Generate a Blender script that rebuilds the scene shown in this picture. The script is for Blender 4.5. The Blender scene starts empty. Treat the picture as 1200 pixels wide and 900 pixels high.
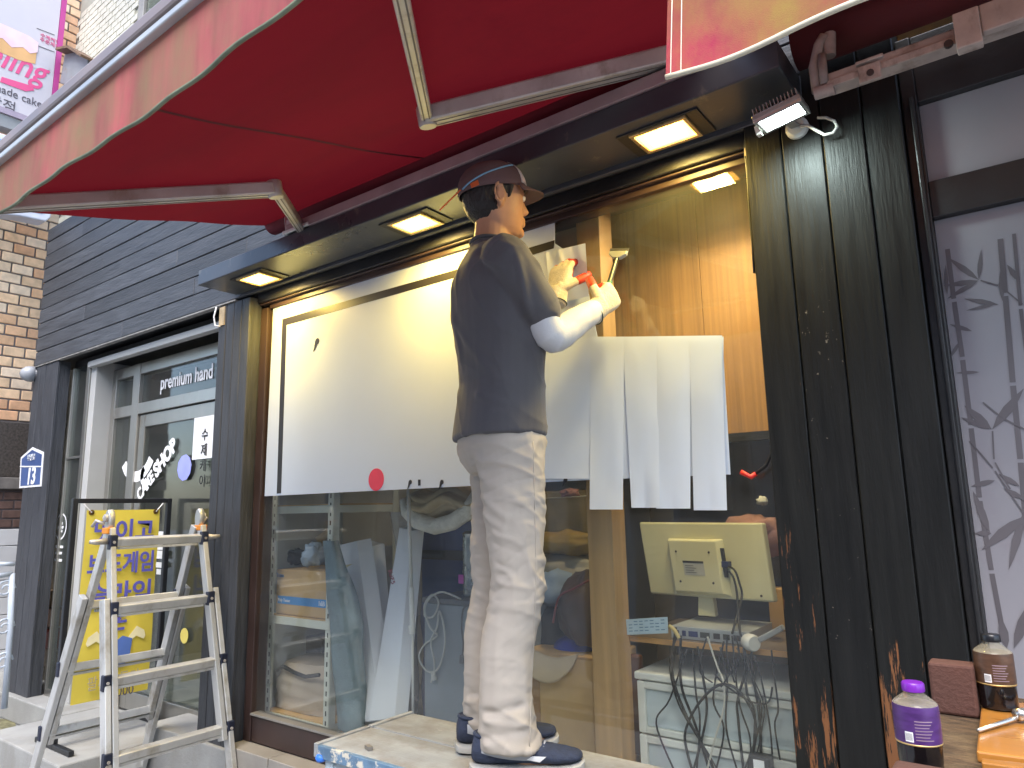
import bpy, bmesh, math, random
from mathutils import Vector, Matrix, noise
R = random.Random(7)
S = bpy.context.scene
C = S.collection
rad = math.radians

# ------------------------------------------------------------------ camera
FPX, PITCH, ROLL, YAW, EYE = 827.92, rad(10.008), rad(-1.142), rad(36.806), 1.25
FW = Vector((-math.sin(YAW)*math.cos(PITCH), math.cos(YAW)*math.cos(PITCH), math.sin(PITCH)))
R0 = Vector((math.cos(YAW), math.sin(YAW), 0)); U0 = R0.cross(FW)
CR = R0*math.cos(ROLL)+U0*math.sin(ROLL); CU = CR.cross(FW)
cam = bpy.data.cameras.new('camera'); camo = bpy.data.objects.new('camera', cam); C.objects.link(camo)
M = Matrix((CR, CU, -FW)).transposed().to_4x4(); M.translation = Vector((0, 0, EYE)); camo.matrix_world = M
cam.sensor_width = 36; cam.lens = 36*FPX/1200; cam.clip_start = .05; cam.clip_end = 400
S.camera = camo
# ------------------------------------------------------------------ sky and sun (bright overcast day)
W = bpy.data.worlds.new('World'); S.world = W; W.use_nodes = True
wn = W.node_tree; bg = wn.nodes['Background']; sky = wn.nodes.new('ShaderNodeTexSky'); sky.sky_type = 'NISHITA'
SUN_EL, SUN_AZ = rad(55), rad(158)          # azimuth measured clockwise from +Y
sky.sun_disc = False; sky.sun_elevation = SUN_EL; sky.sun_rotation = SUN_AZ
sky.dust_density = 2; sky.air_density = 1.0; sky.ozone_density = 1.0
wn.links.new(sky.outputs[0], bg.inputs[0]); bg.inputs[1].default_value = .15
sl = bpy.data.lights.new('sun', 'SUN'); sl.energy = .9; sl.angle = rad(40); sl.color = (1, .985, .96)
so = bpy.data.objects.new('sun', sl); C.objects.link(so)
sd = Vector((math.sin(SUN_AZ)*math.cos(SUN_EL), math.cos(SUN_AZ)*math.cos(SUN_EL), math.sin(SUN_EL)))
so.rotation_euler = sd.to_track_quat('Z', 'Y').to_euler(); so.location = sd*30
vs = S.view_settings; vs.view_transform = 'Standard'; vs.look = 'None'; vs.gamma = 1; vs.exposure = 1.88
vs.use_curve_mapping = False
S.cycles.max_bounces = 10; S.cycles.transparent_max_bounces = 16; S.cycles.caustics_reflective = False; S.cycles.caustics_refractive = False

# ------------------------------------------------------------------ helpers
def at(px, py, X=None, Y=None, Z=None):
    """point of the place seen at (px, py) of the 1200 x 900 photograph on a plane of known depth or height"""
    d = FW + CR*((px-600)/FPX) - CU*((py-450)/FPX)
    if X is not None: t = X/d.x
    elif Y is not None: t = Y/d.y
    else: t = (Z-EYE)/d.z
    return Vector((0, 0, EYE)) + d*t

def lin(h):
    h = h.lstrip('#'); v = [int(h[i:i+2], 16)/255 for i in (0, 2, 4)]
    return tuple(c/12.92 if c <= .04045 else ((c+.055)/1.055)**2.4 for c in v)

MATS = {}
def pm(name, col, rough=.6, metal=0., var=.15, scale=6., stretch=(1, 1, 1), bump=.0, bscale=60., bstretch=None,
       chip=None, chip_amt=.0, chip_scale=18., chip_stretch=(1, 1, .12), dirt=None, dirt_amt=0., dirt_scale=2.5,
       spec=.5, emit=None, estr=0., alpha=1., sheen=0., transl=0., tcol=None, coat=0., rvar=.1, chip_z=None):
    if name in MATS: return MATS[name]
    m = bpy.data.materials.new(name); m.use_nodes = True; nt = m.node_tree; N = nt.nodes; L = nt.links
    b = N['Principled BSDF']; out = N['Material Output']
    tc = N.new('ShaderNodeTexCoord'); oi = N.new('ShaderNodeObjectInfo')
    ad = N.new('ShaderNodeVectorMath'); ad.operation = 'MULTIPLY_ADD'
    ad.inputs[0].default_value = (1, 1, 1); ad.inputs[1].default_value = (37, 53, 71)
    L.new(oi.outputs['Random'], ad.inputs[0]); L.new(tc.outputs['Object'], ad.inputs[2])
    def nz(sc, st, det=5, ro=.55):
        mp = N.new('ShaderNodeMapping'); mp.inputs['Scale'].default_value = st; L.new(ad.outputs[0], mp.inputs[0])
        n = N.new('ShaderNodeTexNoise'); n.inputs['Scale'].default_value = sc; n.inputs['Detail'].default_value = det
        n.inputs['Roughness'].default_value = ro; L.new(mp.outputs[0], n.inputs['Vector']); return n
    def ramp(src, a, c):
        r = N.new('ShaderNodeMapRange'); r.inputs[1].default_value = a; r.inputs[2].default_value = c; L.new(src, r.inputs[0]); return r
    def mix(fac, ca, cb):
        x = N.new('ShaderNodeMix'); x.data_type = 'RGBA'
        for s, v in ((0, fac), (6, ca), (7, cb)):
            if hasattr(v, 'is_linked'): L.new(v, x.inputs[s])
            else: x.inputs[s].default_value = v if s == 0 else (*v[:3], 1)
        return x.outputs[2]
    n1 = nz(scale, stretch); f = ramp(n1.outputs[0], .3, .7)
    lo = tuple(c*(1-var) for c in col); hi = tuple(min(1, c*(1+var)) for c in col)
    c = mix(f.outputs[0], lo, hi)
    # object to object variation
    hs = N.new('ShaderNodeHueSaturation'); rr = N.new('ShaderNodeMapRange'); rr.inputs[3].default_value = 1-var*.6; rr.inputs[4].default_value = 1+var*.6
    L.new(oi.outputs['Random'], rr.inputs[0]); L.new(rr.outputs[0], hs.inputs['Value']); L.new(c, hs.inputs['Color']); c = hs.outputs[0]
    if dirt:
        n2 = nz(dirt_scale, (1, 1, .6), 8, .65); d = ramp(n2.outputs[0], .62-dirt_amt*.35, .72)
        c = mix(d.outputs[0], c, dirt)
    ro = ramp(n1.outputs[0], .2, .8); ro.inputs[3].default_value = max(.02, rough-rvar); ro.inputs[4].default_value = min(1, rough+rvar)
    rough_s = ro.outputs[0]; hsrc = None
    if chip:
        n3 = nz(chip_scale, chip_stretch, 6, .7); n4 = nz(1.6, (1, 1, .7), 3, .5)
        mm = N.new('ShaderNodeMath'); mm.operation = 'MULTIPLY_ADD'; mm.inputs[1].default_value = .8
        L.new(n4.outputs[0], mm.inputs[0]); L.new(n3.outputs[0], mm.inputs[2])
        src = mm.outputs[0]
        if chip_z:
            sx = N.new('ShaderNodeSeparateXYZ'); L.new(tc.outputs['Object'], sx.inputs[0])
            q = ramp(sx.outputs[2], chip_z[0]-chip_z[1], chip_z[0]); q2 = ramp(sx.outputs[2], chip_z[0]+chip_z[1], chip_z[0])
            mn = N.new('ShaderNodeMath'); mn.operation = 'MINIMUM'; L.new(q.outputs[0], mn.inputs[0]); L.new(q2.outputs[0], mn.inputs[1])
            m5 = N.new('ShaderNodeMath'); m5.operation = 'MULTIPLY_ADD'; m5.inputs[1].default_value = .22; L.new(mn.outputs[0], m5.inputs[0]); L.new(src, m5.inputs[2]); src = m5.outputs[0]
        k = ramp(src, 1.12-chip_amt, 1.16-chip_amt)
        c = mix(k.outputs[0], c, chip); hsrc = k
    L.new(c, b.inputs['Base Color']); L.new(rough_s, b.inputs['Roughness'])
    b.inputs['Metallic'].default_value = metal; b.inputs['Specular IOR Level'].default_value = spec
    if sheen: b.inputs['Sheen Weight'].default_value = sheen
    if coat: b.inputs['Coat Weight'].default_value = coat; b.inputs['Coat Roughness'].default_value = .15
    if emit: b.inputs['Emission Color'].default_value = (*emit, 1); b.inputs['Emission Strength'].default_value = estr
    if bump:
        nb = nz(bscale, bstretch or (1, 1, 1), 4, .6); bp = N.new('ShaderNodeBump'); bp.inputs['Strength'].default_value = bump
        bp.inputs['Distance'].default_value = .01; L.new(nb.outputs[0], bp.inputs['Height'])
        if hsrc:
            b2 = N.new('ShaderNodeBump'); b2.invert = True; b2.inputs['Strength'].default_value = .4; b2.inputs['Distance'].default_value = .002
            L.new(hsrc.outputs[0], b2.inputs['Height']); L.new(bp.outputs[0], b2.inputs['Normal']); bp = b2
        L.new(bp.outputs[0], b.inputs['Normal'])
    sh = b.outputs[0]
    if transl:
        t = N.new('ShaderNodeBsdfTranslucent')
        if tcol: t.inputs[0].default_value = (*tcol, 1)
        else: L.new(c, t.inputs[0])
        x = N.new('ShaderNodeMixShader'); x.inputs[0].default_value = transl; L.new(sh, x.inputs[1]); L.new(t.outputs[0], x.inputs[2]); sh = x.outputs[0]
    if alpha < 1:
        t = N.new('ShaderNodeBsdfTransparent'); x = N.new('ShaderNodeMixShader'); x.inputs[0].default_value = alpha
        L.new(t.outputs[0], x.inputs[1]); L.new(sh, x.inputs[2]); sh = x.outputs[0]
    L.new(sh, out.inputs[0]); MATS[name] = m; return m

def glass(name, tint=(.93, .96, .95), haze=0., rough=.02, ior=1.5, hcol=(.75, .77, .76)):
    if name in MATS: return MATS[name]
    m = bpy.data.materials.new(name); m.use_nodes = True; nt = m.node_tree; N = nt.nodes; L = nt.links; N.remove(N['Principled BSDF'])
    t = N.new('ShaderNodeBsdfTransparent'); t.inputs[0].default_value = (*tint, 1)
    g = N.new('ShaderNodeBsdfGlossy'); g.inputs['Roughness'].default_value = rough
    fr = N.new('ShaderNodeFresnel'); ge = N.new('ShaderNodeNewGeometry'); mi = N.new('ShaderNodeMapRange')
    mi.inputs[3].default_value = ior; mi.inputs[4].default_value = 1/ior       # thin pane: the far face reflects like the near one
    L.new(ge.outputs['Backfacing'], mi.inputs[0]); L.new(mi.outputs[0], fr.inputs[0])
    x = N.new('ShaderNodeMixShader'); L.new(fr.outputs[0], x.inputs[0]); L.new(t.outputs[0], x.inputs[1]); L.new(g.outputs[0], x.inputs[2]); sh = x.outputs[0]
    if haze:
        d = N.new('ShaderNodeBsdfDiffuse'); d.inputs[0].default_value = (*hcol, 1)
        tc = N.new('ShaderNodeTexCoord'); n = N.new('ShaderNodeTexNoise'); n.inputs['Scale'].default_value = 3.; n.inputs['Detail'].default_value = 7
        L.new(tc.outputs['Object'], n.inputs['Vector']); r = N.new('ShaderNodeMapRange'); r.inputs[1].default_value = .35; r.inputs[2].default_value = .75
        r.inputs[3].default_value = haze*.35; r.inputs[4].default_value = haze; L.new(n.outputs[0], r.inputs[0])
        y = N.new('ShaderNodeMixShader'); L.new(r.outputs[0], y.inputs[0]); L.new(sh, y.inputs[1]); L.new(d.outputs[0], y.inputs[2]); sh = y.outputs[0]
    L.new(sh, N['Material Output'].inputs[0]); MATS[name] = m; return m

def emis(name, col, st):
    if name in MATS: return MATS[name]
    m = bpy.data.materials.new(name); m.use_nodes = True; b = m.node_tree.nodes['Principled BSDF']
    b.inputs['Base Color'].default_value = (*col, 1); b.inputs['Emission Color'].default_value = (*col, 1); b.inputs['Emission Strength'].default_value = st
    MATS[name] = m; return m

ORG = {}                                           # world place of each thing's base
def thing(name, label, cat, loc, group=None):
    o = bpy.data.objects.new(name, None); o.empty_display_size = .05; C.objects.link(o); o.location = loc
    o['label'] = label; o['category'] = cat
    if group: o['group'] = group
    ORG[o] = Vector(loc); return o
def tag(o, label=None, cat=None, group=None, kind=None):
    for k, v in (('label', label), ('category', cat), ('group', group), ('kind', kind)):
        if v: o[k] = v
    return o
def link(name, me, parent=None, loc=None):
    o = bpy.data.objects.new(name, me); C.objects.link(o)
    if parent: o.parent = parent; ORG[o] = ORG[parent]
    else: ORG[o] = Vector(loc or (0, 0, 0))
    if loc is not None: o.location = Vector(loc) - (ORG[o] if parent else Vector())
    return o

class MB:
    def __init__(s): s.v = []; s.f = []
    def add(s, vs, fs):
        k = len(s.v); s.v += [Vector(v) for v in vs]; s.f += [tuple(i+k for i in f) for f in fs]; return s
    def box(s, lo, hi):
        (a, b, c), (d, e, f) = lo, hi
        return s.add([(x, y, z) for x in (a, d) for y in (b, e) for z in (c, f)],
                     [(0, 1, 3, 2), (4, 6, 7, 5), (0, 4, 5, 1), (2, 3, 7, 6), (0, 2, 6, 4), (1, 5, 7, 3)])
    def obox(s, c, ax, ay, az):                    # centre and three half axes
        c, ax, ay, az = (Vector(q) for q in (c, ax, ay, az))
        return s.add([c+ax*i+ay*j+az*k for i in (-1, 1) for j in (-1, 1) for k in (-1, 1)],
                     [(0, 1, 3, 2), (4, 6, 7, 5), (0, 4, 5, 1), (2, 3, 7, 6), (0, 2, 6, 4), (1, 5, 7, 3)])
    def bar(s, p, q, w, h, up=(0, 0, 1)):          # rectangular bar from p to q
        p, q = Vector(p), Vector(q); d = (q-p); x = d.normalized(); up = Vector(up); y = up.cross(x).normalized(); z = x.cross(y)
        return s.obox((p+q)/2, d/2, y*w/2, z*h/2)
    def tube(s, pts, r, n=8, cap=True):
        pts = [Vector(p) for p in pts]; k = len(s.v); m = len(pts); t0 = None
        rs = r if isinstance(r, (list, tuple)) else [r]*m
        u = None
        for i, p in enumerate(pts):
            t = (pts[min(i+1, m-1)]-pts[max(i-1, 0)]).normalized()
            if u is None:
                u = t.orthogonal().normalized()
            else:
                u = (u - t*u.dot(t)); u = u.normalized() if u.length > 1e-6 else t.orthogonal().normalized()
            w = t.cross(u)
            for j in range(n):
                a = 2*math.pi*j/n; s.v.append(p+(u*math.cos(a)+w*math.sin(a))*rs[i])
        for i in range(m-1):
            for j in range(n):
                a, b = k+i*n+j, k+i*n+(j+1) % n; s.f.append((a, b, b+n, a+n))
        if cap: s.f.append(tuple(k+j for j in range(n))[::-1]); s.f.append(tuple(k+(m-1)*n+j for j in range(n)))
        return s
    def loft(s, rings, cap=True, closed=True):     # rings: lists of points of equal length
        k = len(s.v); n = len(rings[0]); m = len(rings)
        for r in rings: s.v += [Vector(p) for p in r]
        for i in range(m-1):
            for j in range(n if closed else n-1):
                a, b = k+i*n+j, k+i*n+(j+1) % n; s.f.append((a, b, b+n, a+n))
        if cap and closed: s.f.append(tuple(k+j for j in range(n))[::-1]); s.f.append(tuple(k+(m-1)*n+j for j in range(n)))
        return s
    def lathe(s, c, prof, n=20, axis=(0, 0, 1), ref=None):
        c = Vector(c); z = Vector(axis).normalized(); x = (Vector(ref) if ref else z.orthogonal()).normalized(); y = z.cross(x)
        return s.loft([[c+z*h+(x*math.cos(2*math.pi*j/n)+y*math.sin(2*math.pi*j/n))*max(r, 1e-4) for j in range(n)] for r, h in prof])
    def grid(s, fn, nu, nv):
        k = len(s.v)
        for i in range(nu+1):
            for j in range(nv+1): s.v.append(Vector(fn(i/nu, j/nv)))
        for i in range(nu):
            for j in range(nv):
                a = k+i*(nv+1)+j; s.f.append((a, a+nv+1, a+nv+2, a+1))
        return s
    def prism(s, poly, d):                         # polygon (3d points) pushed along d
        d = Vector(d); p = [Vector(q) for q in poly]; n = len(p)
        return s.add(p+[q+d for q in p], [tuple(range(n))[::-1], tuple(range(n, 2*n))]+[(i, (i+1) % n, (i+1) % n+n, i+n) for i in range(n)])
    def sheet(s, poly): return s.add(poly, [tuple(range(len(poly)))])
    def mesh(s, name, org=(0, 0, 0), mat=None, smooth=False, bevel=0, seg=2, solid=0, sub=0):
        me = bpy.data.meshes.new(name); o = Vector(org); me.from_pydata([v-o for v in s.v], [], s.f)
        bm = bmesh.new(); bm.from_mesh(me)
        if solid: bmesh.ops.solidify(bm, geom=bm.faces[:], thickness=solid)
        bmesh.ops.recalc_face_normals(bm, faces=bm.faces)
        if bevel:
            ed = [e for e in bm.edges if len(e.link_faces) == 2 and e.calc_face_angle(0) > .5]
            bmesh.ops.bevel(bm, geom=ed, offset=bevel, segments=seg, affect='EDGES', profile=.5, clamp_overlap=True)
        if sub:
            bmesh.ops.subdivide_edges(bm, edges=bm.edges[:], cuts=sub, use_grid_fill=True)
        bm.to_mesh(me); bm.free()
        if mat: me.materials.append(mat)
        if smooth:
            me.polygons.foreach_set('use_smooth', [True]*len(me.polygons))
            if smooth == 'auto':
                try: me.set_sharp_from_angle(angle=rad(38))
                except Exception: pass
        return me
    def build(s, name, mat, parent=None, loc=None, **k):
        org = ORG[parent] if parent else Vector(loc or (0, 0, 0))
        o = link(name, s.mesh(name, org, mat, **k), parent)
        if not parent and loc is not None: o.location = loc; ORG[o] = Vector(loc)
        return o

def rbox(w, d, h, cx=0, cy=0, n=6, r=.02):        # rounded rectangle ring in xy
    out = []
    for qx, qy, a0 in ((1, 1, 0), (-1, 1, 90), (-1, -1, 180), (1, -1, 270)):
        for i in range(n):
            a = rad(a0+90*i/(n-1)); out.append(Vector((cx+qx*(w/2-r)+math.cos(a)*r, cy+qy*(d/2-r)+math.sin(a)*r, h)))
    return out

def text_mesh(txt, size, o, right, up, mat, parent, name='lettering', depth=.0012, align='LEFT', shear=0, bold=0., width=1., spacing=1.):
    cu = bpy.data.curves.new('t', 'FONT'); cu.body = txt; cu.size = size; cu.align_x = align; cu.extrude = depth; cu.shear = shear
    cu.offset = bold; cu.space_character = spacing; cu.resolution_u = 3
    to = bpy.data.objects.new('t', cu); C.objects.link(to)
    bpy.context.view_layer.update()
    me = bpy.data.meshes.new_from_object(to.evaluated_get(bpy.context.evaluated_depsgraph_get()))
    bpy.data.objects.remove(to); bpy.data.curves.remove(cu)
    right, up = Vector(right).normalized(), Vector(up).normalized(); nrm = right.cross(up); o = Vector(o)
    og = ORG[parent] if parent else Vector()
    for v in me.vertices: v.co = o+right*v.co.x*width+up*v.co.y+nrm*v.co.z-og
    me.materials.clear(); me.materials.append(mat)
    return link(name, me, parent)

def area(name, loc, direction, power, col, sx, sy, parent=None, spread=180):
    l = bpy.data.lights.new(name, 'AREA'); l.energy = power; l.color = col; l.shape = 'RECTANGLE'; l.size = sx; l.size_y = sy; l.spread = rad(spread)
    o = bpy.data.objects.new(name, l); C.objects.link(o)
    if parent: o.parent = parent; o.location = Vector(loc)-ORG[parent]
    else: o.location = loc
    o.rotation_euler = (-Vector(direction)).to_track_quat('Z', 'Y').to_euler(); return o
# ------------------------------------------------------------------ materials of the place
F, GY = 1.90, 1.98                                 # front of the black cladding, main glass
GREY = pm('black_stained_wood', (.044, .047, .054), .55, var=.35, scale=9, stretch=(6, 6, .5), bump=.35, bscale=40, bstretch=(3, 3, .35), chip=(.16, .15, .14), chip_amt=-.10, chip_scale=26, chip_stretch=(1.5, 1.5, .25))
GREYH = pm('black_stained_board', (.058, .062, .070), .55, var=.35, scale=9, stretch=(.5, 6, 6), bump=.35, bscale=40, bstretch=(.35, 3, 3), chip=(.22, .21, .19), chip_amt=-.11, chip_scale=26, chip_stretch=(.25, 1.5, 1.5))
BLACK = pm('black_gloss_plank', (.009, .0095, .0095), .5, spec=.32, var=.3, scale=8, stretch=(5, 5, .4), bump=.18, bscale=45, bstretch=(3, 3, .25), chip=(.20, .175, .14), chip_amt=-.045, chip_scale=60, chip_stretch=(1, 1, .6))
BLACKW = pm('worn_black_plank', (.009, .0095, .009), .5, spec=.32, var=.3, scale=8, stretch=(5, 5, .4), bump=.18, bscale=45, bstretch=(3, 3, .25), chip=(.20, .085, .035), chip_amt=.015, chip_scale=34, chip_stretch=(1.6, 1, .16), chip_z=(-.55, .55))
DARKW = pm('black_frame_paint', (.016, .016, .017), .4, var=.3, bump=.1)
BROWNF = pm('brown_aluminium', (.045, .026, .022), .38, var=.2, spec=.5)
CANM = pm('dark_grey_sheet_metal', (.060, .066, .078), .32, var=.2, scale=4, metal=.25, bump=.05, bscale=20, dirt=(.16, .15, .13), dirt_amt=.05, dirt_scale=14)
CONC = pm('pale_concrete', (.32, .32, .305), .85, var=.2, scale=3, bump=.25, bscale=90, dirt=(.26, .25, .22), dirt_amt=.25)
STREET = pm('street_paving', (.29, .295, .30), .9, var=.2, scale=1.5, bump=.3, bscale=60, dirt=(.17, .17, .15), dirt_amt=.2)
MOSS = pm('moss_dirt', (.16, .15, .08), .95, var=.5, scale=25, bump=.6, bscale=90)
WHITEP = pm('white_panel', (.46, .46, .44), .5, var=.05, dirt=(.5, .49, .44), dirt_amt=.05)
STEEL = pm('brushed_steel', (.42, .41, .38), .35, metal=.85, var=.15, scale=5, stretch=(1, 1, .2), dirt=(.25, .2, .14), dirt_amt=.05)
GLASS = glass('window_glass', (.94, .96, .95), haze=.035)
GLASSD = glass('door_glass', (.80, .84, .82), haze=.03)
WHITE = pm('white_vinyl', (.80, .80, .80), .45, var=.03)
VINYL = pm('white_lettering', (.85, .85, .85), .5, var=.02)

# ------------------------------------------------------------------ ground
o = MB().grid(lambda u, v: (-60+120*u, -40+80*v, 0), 24, 16).build('street', STREET); tag(o, kind='structure')
o = MB().box((-9, 1.86, .002), (-4.62, 2.6, .15)).build('step', CONC, bevel=.008); tag(o, kind='structure')
o = MB().box((-4.618, 1.50, .002), (-3.72, 2.6, .147)).build('ramp', CONC, bevel=.008); tag(o, kind='structure')
o = MB().box((-3.718, 1.88, .002), (.9, 2.3, .238)).build('kerb', CONC, bevel=.006); tag(o, kind='structure')
o = MB().grid(lambda u, v: (-5.5+.85*u, 1.60+.24*v+.03*math.sin(u*9), .006+.008*math.sin(u*3.1)*math.sin(v*3.1)), 16, 8).build('moss_patch', MOSS); tag(o, kind='structure')

# ------------------------------------------------------------------ the shop building
shop = thing('shop_building', 'black timber clad shopfront with a big window, cream tiled upper storey above', 'building', (-3, 1.95, 0))
PL = {}
def plank(name, parent, lo, hi, mat, bev=.0025, jitter=.002):
    lo, hi = Vector(lo), Vector(hi); d = hi-lo; key = (round(d.x, 3), round(d.y, 3), round(d.z, 3), mat.name, bev)
    if key not in PL: PL[key] = MB().box(-d/2, d/2).mesh(name, mat=mat, bevel=bev, seg=1)
    c = (lo+hi)/2; c.y += R.uniform(-jitter, jitter)
    return link(name, PL[key], parent, c)

fas = MB().box((-5.62, F+.012, 2.315), (-.42, 2.22, 3.325)).build('fascia', DARKW, shop)
bh = (3.33-2.306)/10
for i in range(10):                                # ten rows of boards with staggered butt joints
    z = 2.306+bh*i; cuts = [-5.63]
    x = -5.63+[1.3, 2.1, .75, 1.9, 1.2, .95, 2.3, 1.6, .6, 1.8][i]
    while x < -.7: cuts.append(x); x += 1.83
    cuts.append(-.41)
    for a, b in zip(cuts, cuts[1:]): plank('board', fas, (a+.0012, F-.006, z+.0025), (b-.0012, F+.014, z+bh-.0025), GREYH)
MB().box((-5.63, F-.012, 2.296), (-3.12, F+.02, 2.303)).build('edge_trim', pm('worn_edge', (.30, .29, .27), .6, var=.4, scale=20), shop)
def pillar(x0, x1, z0, z1, ys, n, mats, yb, label=None):
    p = MB().box((x0+.004, F+.011, z0), (x1-.004, yb, z1)).build('pillar', GREY if mats[0] is GREY else BLACK, shop)
    w = (x1-x0)/n
    for i in range(n): plank('plank', p, (x0+w*i+.0015, F-.004, z0-.004), (x0+w*(i+1)-.0015, F+.013, z1), mats[i % len(mats)])
    return p
pillar(-5.63, -5.232, .152, 2.294, 0, 4, [GREY], 1.975)
pillar(-3.272, -3.002, .24, 2.294, 0, 4, [GREY], 1.962)
pc = MB().box((-.574, F+.011, .0), (-.186, 2.02, 2.55)).build('pillar', BLACK, shop)
for a, b, m in ((-.578, -.477, BLACKW), (-.477, -.372, BLACK), (-.372, -.271, BLACKW), (-.271, -.184, BLACK)):
    plank('plank', pc, (a+.0018, F-.004, -.0), (b-.0018, F+.013, 2.47), m, jitter=.003)
for px, py in ((808, 400), (945, 560), (985, 470)): pass
# bare wood patch and stray wire at the head of the pillar beside the entrance
MB().box((-3.262, F-.010, 2.19), (-3.215, F-.0045, 2.285)).build('bare_wood_patch', pm('bare_wood', (.50, .38, .22), .7, var=.25, scale=20), shop)
MB().tube([(-3.275, F-.02, 2.29), (-3.285, F-.025, 2.24), (-3.27, F-.025, 2.19), (-3.245, F-.012, 2.185)], .004, 6).build('stray_wire', WHITE, shop, smooth=True)
# canopy over the window
can = MB().box((-3.108, 1.684, 2.32), (-.41, F-.014, 2.394)).build('canopy', CANM, shop, bevel=.004)
MB().box((-3.0, 1.935, 2.268), (-.58, 1.984, 2.317)).build('head_rail', DARKW, shop, bevel=.004)
MB().box((-3.0, 1.948, 2.259), (-.58, 1.984, 2.2675)).build('head_rail', BROWNF, shop, bevel=.003)
MB().box((-3.1, 1.915, 2.32), (-.2, 2.2, 2.6)).build('lintel', DARKW, shop)

# main window: brown frame, sill, pane
win = MB().box((-2.998, 1.956, .262), (-2.945, 2.03, 2.243)).build('window_frame', BROWNF, shop, bevel=.003)
MB().box((-2.943, 1.962, .262), (-.59, 2.03, .372)).build('window_frame', BROWNF, shop, bevel=.004)
MB().box((-2.943, 1.950, .374), (-.59, 2.0, .384)).build('sill', pm('sill_aluminium', (.33, .31, .28), .4, metal=.5), shop, bevel=.002)
MB().box((-2.943, 1.966, 2.236), (-.592, 2.03, 2.262)).build('window_frame', BROWNF, shop, bevel=.003)
MB().box((-.590, 1.958, .262), (-.576, 2.03, 2.243)).build('window_frame', BROWNF, shop, bevel=.002)
MB().box((-2.944, GY, .386), (-.591, GY+.006, 2.235)).build('pane', GLASS, win)
for i in range(8): plank('tile', shop, (-3.0+.31*i+.003, 1.874, .10), (-3.0+.31*(i+1)-.003, 1.962, .2615), pm('beige_tile', (.30, .28, .25), .4, var=.15), jitter=.0015)

# frosted panels with a bamboo print, in a dark frame
pf = MB()
for lo, hi in (((-.184, 1.925, 0), (-.150, 2.0, 2.42)), ((-.150, 1.93, 2.238), (.9, 2.0, 2.42)), ((-.150, 1.93, 1.93), (.9, 2.0, 2.025)), ((-.150, 1.93, 0), (.9, 2.0, .62))): pf.box(lo, hi)
pf.box((-.166, 1.912, .02), (-.156, 1.93, 2.25))
pf = pf.build('panel_frame', DARKW, shop, bevel=.003)
FROST = pm('frosted_panel', (.27, .265, .29), .38, var=.06, scale=3, dirt=(.25, .235, .26), dirt_amt=.1, dirt_scale=6)
MB().box((-.149, 1.952, 2.026), (.89, 1.956, 2.237)).build('pane', FROST, pf)
lowp = MB().box((-.149, 1.952, .621), (.89, 1.956, 1.929)).build('pane', FROST, pf)
bam = MB()
BK = [0]
def bp(px, py): return at(px, py, Y=1.9512-.00004*BK[0])
def stalk(pts, w):
    BK[0] += 1; P = [bp(*p) for p in pts]
    for a, b in zip(P, P[1:]):
        d = (b-a).normalized(); n = Vector((d.z, 0, -d.x))*w/2
        bam.sheet([a+d*.004+n, b-d*.004+n, b-d*.004-n, a+d*.004-n])
def leaf(p, q, w):
    BK[0] += 1; a, b = bp(*p), bp(*q); d = b-a; n = Vector((d.z, 0, -d.x)).normalized()*w
    bam.sheet([a, a+d*.25+n*.8, a+d*.5+n, a+d*.8+n*.5, b, a+d*.8-n*.5, a+d*.5-n, a+d*.25-n*.8])
stalk([(1110, 290), (1118, 352), (1128, 420), (1138, 500), (1148, 585), (1162, 670), (1176, 745)], .010)
stalk([(1172, 278), (1178, 345), (1187, 450), (1196, 540), (1205, 640)], .011)
stalk([(1188, 272), (1196, 360), (1206, 440)], .007)
for a, b, w in (((1147, 328), (1111, 302), .007), ((1147, 328), (1150, 292), .005), ((1147, 329), (1106, 335), .007), ((1145, 330), (1110, 350), .006), ((1170, 357), (1130, 350), .006), ((1168, 356), (1132, 364), .004),
                ((1175, 353), (1172, 318), .005), ((1139, 388), (1113, 380), .005), ((1125, 400), (1113, 420), .004), ((1148, 436), (1120, 437), .004), ((1162, 503), (1130, 475), .009), ((1163, 503), (1200, 455), .010),
                ((1160, 503), (1126, 489), .006), ((1166, 563), (1138, 570), .006), ((1200, 605), (1150, 645), .011), ((1200, 600), (1182, 668), .008), ((1195, 570), (1170, 555), .006), ((1200, 585), (1176, 572), .006),
                ((1160, 625), (1140, 575), .008), ((1162, 625), (1142, 625), .006), ((1180, 760), (1172, 722), .009), ((1188, 760), (1210, 700), .010), ((1195, 330), (1180, 310), .006), ((1110, 345), (1108, 310), .004)): leaf(a, b, w)
for pts in ([(1147, 328), (1172, 335), (1200, 358)], [(1163, 503), (1165, 540), (1185, 575), (1205, 590)], [(1135, 515), (1165, 550), (1205, 610)], [(1150, 470), (1175, 490), (1205, 505)]): stalk(pts, .003)
bam.build('bamboo_print', pm('bamboo_grey_print', (.115, .105, .115), .5, var=.1), lowp)

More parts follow.
